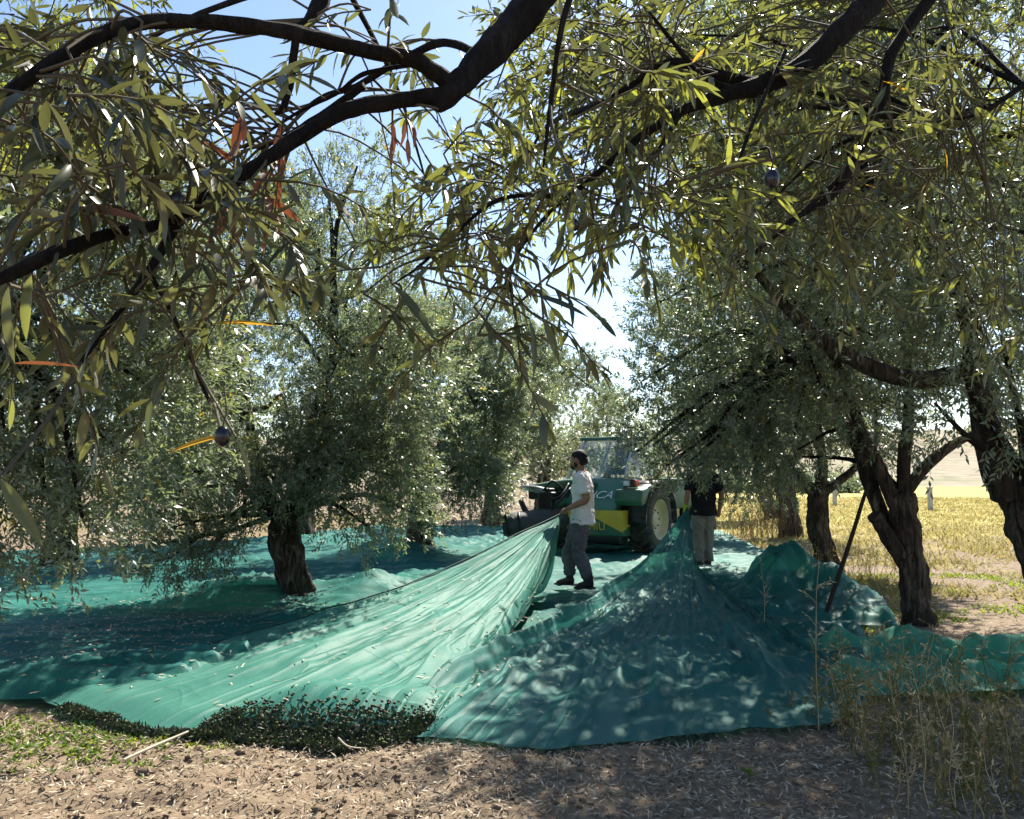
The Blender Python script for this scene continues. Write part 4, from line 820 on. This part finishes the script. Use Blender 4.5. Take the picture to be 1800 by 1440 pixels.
# rear counterweight: dark lower panel with yellow wedges
cw = tpart('counterweight', prism([(-.62, .34), (-.98, .34), (-1.0, .80), (-.62, .80)], 0, -.82, .82), 'green', bevel=.03)
tpart('lower_guard', prism([(-.60, .16), (-.93, .20), (-.97, .36), (-.60, .36)], 0, -.74, .74), 'black', bevel=.03)
tpart('yellow_wedge', prism([(.83, .82), (.83, .42), (.0, .805), (.0, .82)], 1, -1.012, -.99), 'yellow', cw, .003)
tpart('yellow_wedge', prism([(-.83, .82), (.0, .82), (.0, .805), (-.83, .42)], 1, -1.013, -.99), 'yellow', cw, .003)
tpart('yellow_side', prism([(-.99, .82), (-.62, .82), (-.62, .55), (-.99, .44)], 0, .822, .835), 'yellow', cw, .003)
def lettering(txt, size, mat, M4, parent, shear=0.0):
    c = bpy.data.curves.new('lettering', 'FONT'); c.body = txt; c.size = size; c.extrude = .004; c.shear = shear; c.align_x = 'CENTER'
    o = bpy.data.objects.new('tmp', c); COL.objects.link(o); me = bpy.data.meshes.new_from_object(o.evaluated_get(bpy.context.evaluated_depsgraph_get())); bpy.data.objects.remove(o); me.materials.clear(); me.materials.append(M[mat])
    ob = obj('lettering', me, parent); ob.matrix_local = M4; return ob
lettering('MOSCHIU', .21, 'yellow', Matrix.Translation((.02, -1.004, .455)) @ Matrix.Rotation(PI / 2, 4, 'X'), cw)
# sloping teal engine cover
hoodp = [(-.98, .81), (-.42, 1.40), (.3, 1.42), (.3, .81)]
hood = tpart('engine_cover', prism(hoodp, 0, -.70, .66), 'teal', bevel=.03)
sl = math.atan2(1.40 - .81, .56)
lettering('UNICA', .27, 'white', Matrix.Translation((.10, -.80, 1.03)) @ Matrix.Rotation(sl, 4, 'X') @ Matrix.Translation((0, 0, .006)), hood, .25)
tpart('cover_trim', [box((-.70, -.69, 1.12), (.05, .80, .04), Matrix.Rotation(sl, 3, 'X'))], 'chrome', hood, .01)
# fender with lamp
for q in (-1, 1):
    if q < 0: continue
    fb = tpart('fender', prism([(-.86, .90), (-.92, 1.0), (-.86, 1.20), (-.40, 1.26), (-.40, 1.14), (-.66, .96)], 0, q * .62 if q > 0 else q * 1.17, q * 1.17 if q > 0 else q * .62), 'green', bevel=.03)
    a = np.linspace(-.15, PI + .1, 22); arc = [(math.cos(t_) * .78, .63 + math.sin(t_) * .74) for t_ in a] + [(math.cos(t_) * .72, .63 + math.sin(t_) * .685) for t_ in a[::-1]]
    G = []
    for k in range(21): G += prism([arc[k], arc[k + 1], arc[42 - k], arc[43 - k]], 0, q * .70 if q > 0 else q * 1.19, q * 1.19 if q > 0 else q * .70)
    tpart('mudguard', G, 'black', fb, 0)
    lp = tpart('lamp_housing', [box((q * .86, -.70, 1.315), (.24, .16, .16))], 'black', fb, .015); tpart('lamp_lens', [box((q * .82, -.785, 1.315), (.13, .012, .10))], 'chrome', lp, .004)
    tpart('indicator_lens', [box((q * .985, -.70, 1.32), (.05, .17, .11))], 'red', lp, .012)
tpart('fuel_tank', [box((.78, 1.45, 1.10), (.62, 1.25, .62))], 'green', bevel=.04); tpart('fuel_tank', [box((-.78, 1.45, 1.10), (.62, 1.25, .62))], 'green', bevel=.04)
tpart('yellow_step', [box((1.0, .98, .72), (.18, .3, .16))], 'yellow')
# cab
cab = tpart('cab_roof', prism([(.05, 2.16), (.10, 2.24), (1.45, 2.26), (1.5, 2.18)], 0, -.62, .66), 'green', bevel=.03)
for x0, y0, x1, y1 in ((-.64, -.40, -.50, .12), (.62, -.40, .56, .12), (-.66, .95, -.56, 1.4), (.64, .95, .58, 1.4)):
    tpart('cab_pillar', tube([(x0, y0, 1.38), (x1, y1, 2.20)], [.04, .035], 4, 8), 'chrome', bevel=0)
tpart('windscreen', prism([(-.36, 1.42), (.10, 2.17), (.115, 2.17), (-.345, 1.42)], 0, -.55, .57), 'glass', bevel=0)
tpart('side_window', prism([(-.30, 1.44), (.12, 2.16), (1.35, 2.16), (.95, 1.44)], 0, .60, .612), 'glass', bevel=0)
tpart('seat', [box((0, .75, 1.55), (.5, .5, .14)), box((0, 1.0, 1.9), (.5, .14, .65))], 'black', bevel=.04)
st = tpart('steering_column', tube([(0, .1, 1.35), (0, .32, 1.75)], [.035, .03], 4, 8), 'black', bevel=0)
tpart('exhaust_pipe', tube([(.5, -.1, 1.4), (.5, -.1, 2.25), (.46, -.16, 2.33)], [.04, .04, .04], 10, 10), 'steel', bevel=0)
tpart('dark_handle_bar', tube([tl(1188, 815, 17.0), tl(1208, 852, 17.0)], [.035, .035], 4, 8), 'green', bevel=0)
# shaker boom stretched out to the left
tpart('boom', tube([tl(1045, 858, 15.76), tl(1000, 852, 16.08), tl(930, 858, 16.32)], [.13, .12, .08], 14, 8, flat=[(1, 1), (1, 1), (1, .8)]), 'green', bevel=0)
tpart('boom', tube([tl(1010, 880, 15.76), tl(960, 893, 16.00), tl(945, 900, 16.00)], [.10, .10, .08], 10, 8), 'green', bevel=0)
hd_ = tpart('shaker_head', [box(tl(966, 893, 16.00), (.34, .38, .62)), box(tl(955, 868, 16.08), (.5, .34, .22))], 'black', bevel=.04)
tpart('shaker_jaw', tube([tl(965, 866, 15.92), tl(940, 860, 16.00), tl(920, 857, 16.24)], [.08, .07, .05], 10, 8), 'steel', bevel=0)
tpart('shaker_jaw', tube([tl(968, 920, 15.84), tl(930, 905, 15.76), tl(915, 880, 15.92)], [.07, .06, .05], 10, 8), 'black', bevel=0)
for k, (a0, b0, c0) in enumerate((((1000, 850), (985, 872), (962, 880)), ((1003, 858), (978, 888), (960, 905)), ((1000, 866), (990, 900), (970, 915)), ((990, 860), (972, 846), (955, 862)))):
    tpart('hydraulic_hose', tube([tl(*a0, 15.84), tl(*b0, 15.60 + .05 * k), tl(*c0, 15.84)], [.022, .022, .022], 14, 6), 'black', bevel=0, smooth=True)
tpart('boom_wheel', [lathe([(-.14, .05), (-.16, .2), (-.08, .26), (.08, .26), (.16, .2), (.14, .05)], tl(985, 918, 15.76), n=24)], 'rubber', bevel=0, smooth=True)
rl = tpart('rolled_canvas', tube([tl(884, 924, 15.60), tl(905, 922, 15.60), tl(950, 916, 15.76), tl(995, 912, 15.84)], [.20, .225, .23, .21], 30, 18, .06), 'cover', bevel=0, smooth=True)
for px in (890, 912): tpart('strap', tube([tl(px, 923, 15.60), tl(px + 4, 922.6, 15.60)], [.245, .245], 3, 18), 'black', rl, 0)

# ------------------------------------------------------------------ the olive tree we stand under: branches close to the camera
rng = np.random.default_rng(77)
fg = empty('olive_tree', (1.3, -1.3, 0)); tag(fg, 'overhanging olive branches with large near leaves across the top of the picture', 'tree')
FO = np.array([1.3, -1.3, 0])
def fobj(name, groups, mat, smooth=True, parent=None, attr=None): return obj(name, mesh_np(name, [(v - FO, f) for v, f in groups], mat, attr, smooth), parent or fg)
fobj('trunk', tube([(1.3, -1.3, -.05), (1.28, -1.3, .5), (1.2, -1.25, 1.2), (1.1, -1.15, 1.7)], [.3, .22, .2, .19], 30, 16, .2, 5), M['bark'])
BR = []   # (control points world, radii)
def fb(pix, px_thick, par=None):
    P = [np.array(at(*p)) for p in pix]; R = [th * p[2] / FPX / 2 for th, p in zip(np.interp(np.linspace(0, 1, len(pix)), np.linspace(0, 1, len(px_thick)), px_thick), pix)]
    BR.append((P, R)); fobj('branch', tube(P, R, len(P) * 9, 10, .26, len(BR)), M['bark_thin']); return P
b1 = fb([(1000, -140, 1.62), (955, -20, 1.55), (905, 40, 1.5), (850, 105, 1.44), (782, 172, 1.38), (772, 192, 1.36)], [70, 66, 60, 56, 46, 12])
b1a = fb([(800, 155, 1.39), (735, 108, 1.36), (640, 88, 1.34), (520, 60, 1.30), (400, 42, 1.26), (260, 38, 1.22), (180, 62, 1.18), (90, 112, 1.14), (0, 172, 1.1), (-120, 250, 1.06)], [34, 30, 28, 27, 26, 24, 24, 20])
b1b = fb([(790, 165, 1.38), (700, 178, 1.36), (620, 192, 1.34), (540, 232, 1.32), (450, 292, 1.28), (370, 342, 1.25), (318, 385, 1.23), (265, 470, 1.2), (200, 560, 1.17), (140, 640, 1.14), (110, 690, 1.12)], [30, 30, 30, 28, 26, 26, 22, 14, 10, 8, 5])
b1c = fb([(330, 375, 1.24), (270, 398, 1.2), (200, 410, 1.16), (110, 440, 1.1), (0, 488, 1.04), (-100, 520, 1.0)], [16, 18, 24, 26, 28])
b1d = fb([(262, 478, 1.2), (300, 545, 1.22), (335, 625, 1.24), (350, 665, 1.25), (367, 705, 1.26)], [9, 8, 7, 6])
fb([(850, 100, 1.44), (780, 75, 1.5), (700, 108, 1.55), (630, 150, 1.6), (560, 175, 1.65), (500, 230, 1.7)], [16, 14, 12, 10, 5])
fb([(640, 150, 1.38), (560, 205, 1.42), (510, 235, 1.45), (455, 262, 1.48)], [14, 12, 10, 6])
fb([(520, 65, 1.3), (512, 130, 1.32), (500, 185, 1.34), (478, 205, 1.36)], [16, 16, 12, 5])
fb([(720, 115, 1.36), (640, 130, 1.4), (590, 165, 1.43), (520, 200, 1.48), (430, 260, 1.5)], [8, 8, 7, 4])
fb([(590, -60, 1.8), (560, 10, 1.75), (530, 45, 1.7), (480, 55, 1.7)], [36, 30, 16, 6])
b2 = fb([(1600, -120, 2.0), (1545, -20, 1.95), (1480, 55, 1.9), (1400, 122, 1.86), (1335, 150, 1.84), (1290, 162, 1.82), (1200, 195, 1.8), (1120, 245, 1.78), (1050, 305, 1.76), (985, 360, 1.74)], [52, 48, 44, 40, 36, 30, 20, 14, 10, 6])
fb([(1340, 150, 1.84), (1250, 130, 1.85), (1180, 110, 1.88), (1110, 150, 1.9), (1060, 180, 1.92)], [22, 18, 12, 6])
fb([(1290, 160, 1.82), (1230, 130, 1.8), (1180, 70, 1.78), (1140, 20, 1.76)], [12, 10, 8, 5])
b3 = fb([(1680, -90, 2.1), (1635, -5, 2.08), (1570, 90, 2.05), (1548, 180, 2.02), (1500, 285, 2.0), (1462, 345, 1.98), (1380, 395, 1.96), (1310, 465, 1.94)], [24, 22, 20, 18, 16, 12, 8, 4])
fb([(1475, 315, 2.0), (1420, 365, 1.95), (1370, 410, 1.92), (1330, 440, 1.9)], [10, 8, 5])
b4 = fb([(1012, -40, 1.5), (985, 60, 1.5), (968, 180, 1.5), (955, 295, 1.5)], [12, 11, 8, 4])
b5 = fb([(1200, 195, 1.8), (1150, 270, 1.72), (1100, 330, 1.66), (1080, 380, 1.6)], [10, 8, 5])
fb([(1050, 305, 1.76), (960, 380, 1.7), (900, 470, 1.65), (905, 560, 1.6)], [8, 7, 5, 3])
fb([(1000, 345, 1.74), (880, 350, 1.7), (790, 420, 1.66), (735, 470, 1.6), (690, 500, 1.58)], [9, 8, 6, 3])
fb([(1800, 150, 2.4), (1720, 200, 2.4), (1640, 215, 2.4)], [10, 8, 4])
fb([(1380, 90, 1.86), (1330, 200, 1.7), (1300, 290, 1.62), (1345, 260, 1.5), (1357, 280, 1.45)], [8, 7, 5, 4])
# limbs over our heads joining trunk and branches
for tgt, r in ((b1[0], .036), (b2[0], .038), (b3[0], .020), (np.array(at(590, -60, 1.8)), .024)):
    s_ = np.array([1.1, -1.15, 1.6]); m_ = s_ * .55 + tgt * .45 + np.array([0, -.1, .75])
    fobj('limb', tube([s_, s_ * .75 + m_ * .25 + [0, 0, .25], m_, tgt * .8 + m_ * .2, tgt], [.10, .085, .06, r * 1.15, r], 34, 10, .16, 9), M['bark_thin'])
# leaf mesh variants: folded, curved lanceolate blades of unit length
def leaf_variant(curl, fold, width, twist):
    n = 6; t_ = np.linspace(0, 1, n); w = width * np.sin(np.clip(t_, 0, 1) ** .85 * PI) ** .75; w[0] = .012; w[-1] = .002
    z = -curl * t_ ** 2; V = []
    for k in range(n):
        a = twist * t_[k]; c, s = math.cos(a), math.sin(a)
        for q, up_ in ((-1, fold), (0, 0), (1, fold)): V.append((t_[k], q * w[k] / 2 * c, z[k] + w[k] * up_ * abs(q) + q * w[k] / 2 * s))
    F = []
    for k in range(n - 1):
        for j in (0, 1): a = k * 3 + j; F.append((a, a + 3, a + 4, a + 1))
    return np.array(V), np.array(F)
LV = [leaf_variant(c_, f_, w_, tw_) for c_, f_, w_, tw_ in ((.12, .12, .21, .1), (.25, .2, .19, -.3), (-.06, .1, .23, .2), (.36, .25, .20, .5), (.05, .3, .18, -.1), (.18, .06, .24, .35))]
LM = {}
def leaf_mesh(v, mat, tone):
    k = (v, mat, tone)
    if k not in LM: LM[k] = mesh_np('leaf', [(LV[v][0], LV[v][1])], M[mat], [np.full(len(LV[v][1]), tone / 10)], True)
    return LM[k]
leaves = []    # base, dir, normal, length, variant, tone, mat
allP = np.concatenate([catmull(np.array(P), len(P) * 8) for P, R in BR])
TW = []
def fsprig(p, d, L, nleaf, ln, tone, mat='leaf_near', droop=.35, rad=.0018):
    d = norm(np.array(d, float)); e = p + d * L; e = e + np.array([0, 0, -droop * L]); m = p + d * L * .5 + np.array([0, 0, -droop * L * .2])
    C = catmull(np.array([p, m, e]), 9); TW.append(tube([p, m, e], [rad * 1.3, rad, rad * .5], 7, 4, caps=False)[0])
    for k in range(nleaf):
        t_ = .1 + .9 * (k // 2 + .5) / (nleaf / 2); i = min(int(t_ * 8), 7); b = C[i]; ax = norm(C[min(i + 1, 8)] - C[max(i - 1, 0)])
        s_ = norm(np.cross(ax, [0, 0, 1]) + rng.normal(0, .1, 3)); u_ = np.cross(s_, ax); ph = (k % 2) * PI + (k // 2) * 1.57 + rng.normal(0, .35); r_ = s_ * math.cos(ph) + u_ * math.sin(ph)
        a = rng.normal(.75, .2) if k < nleaf - 1 else .2; dl_ = norm(ax * math.cos(a) + r_ * math.sin(a) + np.array([0, 0, -.25]))
        leaves.append((b, dl_, norm(np.array([0, 0, 1.]) + rng.normal(0, .5, 3)), ln * rng.uniform(.7, 1.2), rng.integers(0, 6), int(np.clip(rng.normal(tone, 1.6), 0, 9)), mat))
def connect(p):
    k = int(rng.choice(np.argsort(np.linalg.norm(allP - p, axis=1))[:26])); q = allP[k]
    if np.linalg.norm(q - p) > .02: TW.append(tube([q, (p + q) / 2 + np.array([0, 0, .08 * np.linalg.norm(q - p)]) + rng.normal(0, .04, 3) * np.linalg.norm(q - p), p], [.0028, .0024, .0018], 8, 5, caps=False)[0])
regions = [  # cx, cy, rx, ry, d0, d1, n, tone (backlight painted into leaf colour)
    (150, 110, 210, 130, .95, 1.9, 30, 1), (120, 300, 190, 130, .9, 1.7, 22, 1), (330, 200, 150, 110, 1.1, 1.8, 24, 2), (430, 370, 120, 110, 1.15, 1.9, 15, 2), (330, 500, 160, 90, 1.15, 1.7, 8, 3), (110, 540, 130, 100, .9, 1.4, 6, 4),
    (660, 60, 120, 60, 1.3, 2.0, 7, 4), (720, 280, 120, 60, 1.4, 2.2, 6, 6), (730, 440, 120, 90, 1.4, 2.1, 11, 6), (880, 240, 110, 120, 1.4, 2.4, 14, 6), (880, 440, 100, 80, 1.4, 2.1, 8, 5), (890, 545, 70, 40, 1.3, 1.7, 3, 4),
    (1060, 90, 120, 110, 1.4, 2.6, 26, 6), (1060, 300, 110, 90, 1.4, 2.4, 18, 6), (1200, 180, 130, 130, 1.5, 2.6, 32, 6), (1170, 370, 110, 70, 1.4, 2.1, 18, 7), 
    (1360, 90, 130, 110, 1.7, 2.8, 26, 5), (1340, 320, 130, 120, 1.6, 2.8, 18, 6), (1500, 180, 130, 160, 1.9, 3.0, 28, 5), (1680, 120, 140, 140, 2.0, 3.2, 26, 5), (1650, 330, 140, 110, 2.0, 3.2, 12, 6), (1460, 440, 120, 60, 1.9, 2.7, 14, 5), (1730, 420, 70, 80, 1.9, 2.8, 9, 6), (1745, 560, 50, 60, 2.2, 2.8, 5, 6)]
for cx, cy, rx, ry, d0, d1, n, tone in regions:
    for k in range(n):
        px, py = cx + rng.normal(0, .55) * rx, cy + rng.normal(0, .55) * ry; d = rng.uniform(d0, d1); p = np.array(at(px, py, d)); connect(p)
        dv = np.array([rng.normal(0, 1), rng.normal(0, .7), rng.normal(-.25, .55)])
        fsprig(p, dv, rng.uniform(.12, .26), int(rng.integers(10, 19)), rng.uniform(.048, .066), tone)
# sprays hanging into the bright gap and single accents
for px, py, d, dv, L_, nl, tone, mat in ((905, 540, 1.45, (.1, 0, -1), .10, 6, 4, 'leaf_near'), (960, 500, 1.5, (.8, 0, -.4), .12, 7, 2, 'leaf_near'), (840, 590, 1.45, (1, 0, .1), .12, 7, 4, 'leaf_near'), (700, 540, 1.5, (-.5, 0, -.8), .1, 6, 5, 'leaf_near'),
        (1150, 330, 1.5, (.3, 0, -1), .12, 10, 9, 'leaf_near'), (1210, 350, 1.5, (1, 0, -.2), .12, 10, 9, 'leaf_near'), (1120, 400, 1.55, (-1, 0, -.2), .1, 8, 9, 'leaf_near'), (1250, 310, 1.5, (.6, 0, .4), .1, 8, 9, 'leaf_near'), (1700, 480, 2.3, (-.8, 0, -.3), .16, 9, 9, 'leaf_near'),
        (430, 180, 1.3, (-.15, 0, -1), .16, 8, 4, 'leaf_dry'), (500, 185, 1.34, (-.1, .1, -1), .18, 8, 4, 'leaf_dry'), (470, 240, 1.36, (0, 0, -1), .16, 7, 4, 'leaf_dry'), (690, 190, 1.37, (0, 0, -1), .06, 3, 5, 'leaf_dry'), (712, 185, 1.37, (.1, 0, -1), .06, 3, 5, 'leaf_dry'), (410, 300, 1.3, (0, 0, -1), .12, 6, 4, 'leaf_dry')):
    p = np.array(at(px, py, d)); connect(p); fsprig(p, dv, L_, nl, .062, tone, mat, .1)
def one_leaf(px0, py0, px1, py1, d, mat, tone, v=4):
    a, b = np.array(at(px0, py0, d)), np.array(at(px1, py1, d * 1.01)); leaves.append((a, norm(b - a), norm(np.array([.3, -.5, .8]) + rng.normal(0, .3, 3)), np.linalg.norm(b - a), v, tone, mat)); connect(a)
for a in ((1240, 85, 1215, 112, 1.7, 'leaf_yellow', 5), (1552, 143, 1598, 160, 1.9, 'leaf_yellow', 3), (1660, 262, 1666, 300, 2.0, 'leaf_yellow', 6), (1184, 350, 1178, 378, 1.5, 'leaf_yellow', 7), (372, 570, 485, 568, 1.15, 'leaf_yellow', 1), (392, 768, 292, 794, 1.05, 'leaf_yellow', 2), (415, 770, 442, 848, 1.1, 'leaf_near', 7), (1520, 325, 1540, 330, 1.9, 'leaf_yellow', 4),
          (130, 366, 258, 384, 1.1, 'leaf_dry', 5), (940, 520, 1038, 555, 1.4, 'leaf_near', 1), (930, 560, 942, 668, 1.4, 'leaf_near', 4), (955, 560, 985, 640, 1.4, 'leaf_near', 6), (15, 500, 20, 640, .75, 'leaf_near', 3), (55, 480, 42, 600, .8, 'leaf_near', 6), (690, 500, 770, 600, 1.4, 'leaf_near', 3), (20, 640, 140, 640, .8, 'leaf_dry', 9), (0, 840, 75, 960, .8, 'leaf_near', 6)):
    one_leaf(*a)
# the largest 300 as leaves of their own, the rest joined
def lmat(l):
    b, d, n, ln = l[0], l[1], l[2], l[3]; s_ = norm(np.cross(n, d)); u_ = np.cross(d, s_); return np.stack([d, s_, u_], 1) * ln
def size_px(l):
    p = l[0] + l[1] * l[3] * .5
    if p[1] < .3: return -1
    u = 900 + FPX * p[0] / p[1]; v = 838 - FPX * (p[2] - CAMH) / p[1]
    return FPX * l[3] / p[1] * (1 if l[6] == 'leaf_near' else 3) if -60 < u < 1860 and -60 < v < 1440 else -1
leaves.sort(key=size_px, reverse=True)
for l in leaves[:300]:
    o = obj('leaf', leaf_mesh(l[4], l[6], l[5]), fg); Rm = lmat(l); o.matrix_local = Matrix([[*Rm[i], (l[0] - FO)[i]] for i in range(3)] + [[0, 0, 0, 1]])
G = []; A = []
for l in leaves[300:]:
    if l[6] == 'leaf_near': V, F = LV[l[4]]; G.append((V @ lmat(l).T + l[0] - FO, F)); A.append(np.full(len(F), l[5] / 10 + rng.normal(0, .03)))
tag(obj('crown', mesh_np('crown', G, M['leaf_near'], [np.clip(np.concatenate(A), 0, .95)], True), fg), kind='stuff')
tag(fobj('twigs', TW, M['twig']), kind='stuff')
# canopy further up, joined
def canopy(blobs, C, n, light):
    P, D, L = crown_sprigs(blobs, C, n, rng, (.16, .3), .45); return sprigs(P - FO, D, L, 12, .068, .0145, rng, True, light=light)
bl = [(np.array(at(px, py, d)), np.array([r, r, r * .8])) for px, py, d, r in ((1010, 40, 3.2, .42), (1100, 180, 3.3, .4), (1200, 60, 3.4, .45), (1010, 230, 3.4, .35), (1260, 250, 3.2, .35), (900, 330, 3.6, .3), (1400, 60, 3.4, .4), (1600, 60, 3.3, .4), (1720, 200, 3.2, .35), (120, -20, 3.0, .4), (80, 220, 3.2, .35), (1330, 380, 3.2, .28), (760, 360, 3.6, .25), (1500, 330, 3.3, .3))]
for c_, r_ in bl:
    k = np.argmin(np.linalg.norm(allP - c_, axis=1)); q = allP[k]; fobj('branch', tube([q, (q + c_) / 2 + [0, 0, .1], c_], [.009, .007, .003], 10, 6, .1), M['bark_thin'])
G, A = canopy(bl, (.8, 2.2, 2.4), 1250, .1)
tag(obj('crown', crown_mesh('crown', G, A, M['leaf_near']), fg), kind='stuff')
# olives hanging in view
def olive_fruit(px, py, d, r, mat):
    p = np.array(at(px, py, d)); o = fobj('olive', [(ball(p, (r, r, r * 1.35), 12))], M[mat]); q = p + np.array([0, 0, r * 1.3])
    fobj('stalk', tube([q, q + [.004, 0, .02], q + [.0, 0, .05]], [.0012, .0012, .001], 6, 5), M['twig'], parent=o)
for a in ((1357, 314, .98, .0092, 'olive'), (391, 767, 1.05, .0100, 'olive'), (1010, 395, 1.5, .009, 'olive'), (1332, 470, 1.7, .009, 'olive_g'), (1345, 455, 1.72, .009, 'olive_g'), (1322, 478, 1.75, .009, 'olive_g'), (1320, 450, 1.7, .009, 'olive_g'), (312, 352, 1.15, .010, 'olive'), (1225, 408, 1.6, .008, 'olive_g'), (1206, 420, 1.6, .008, 'olive_g')): olive_fruit(*a)
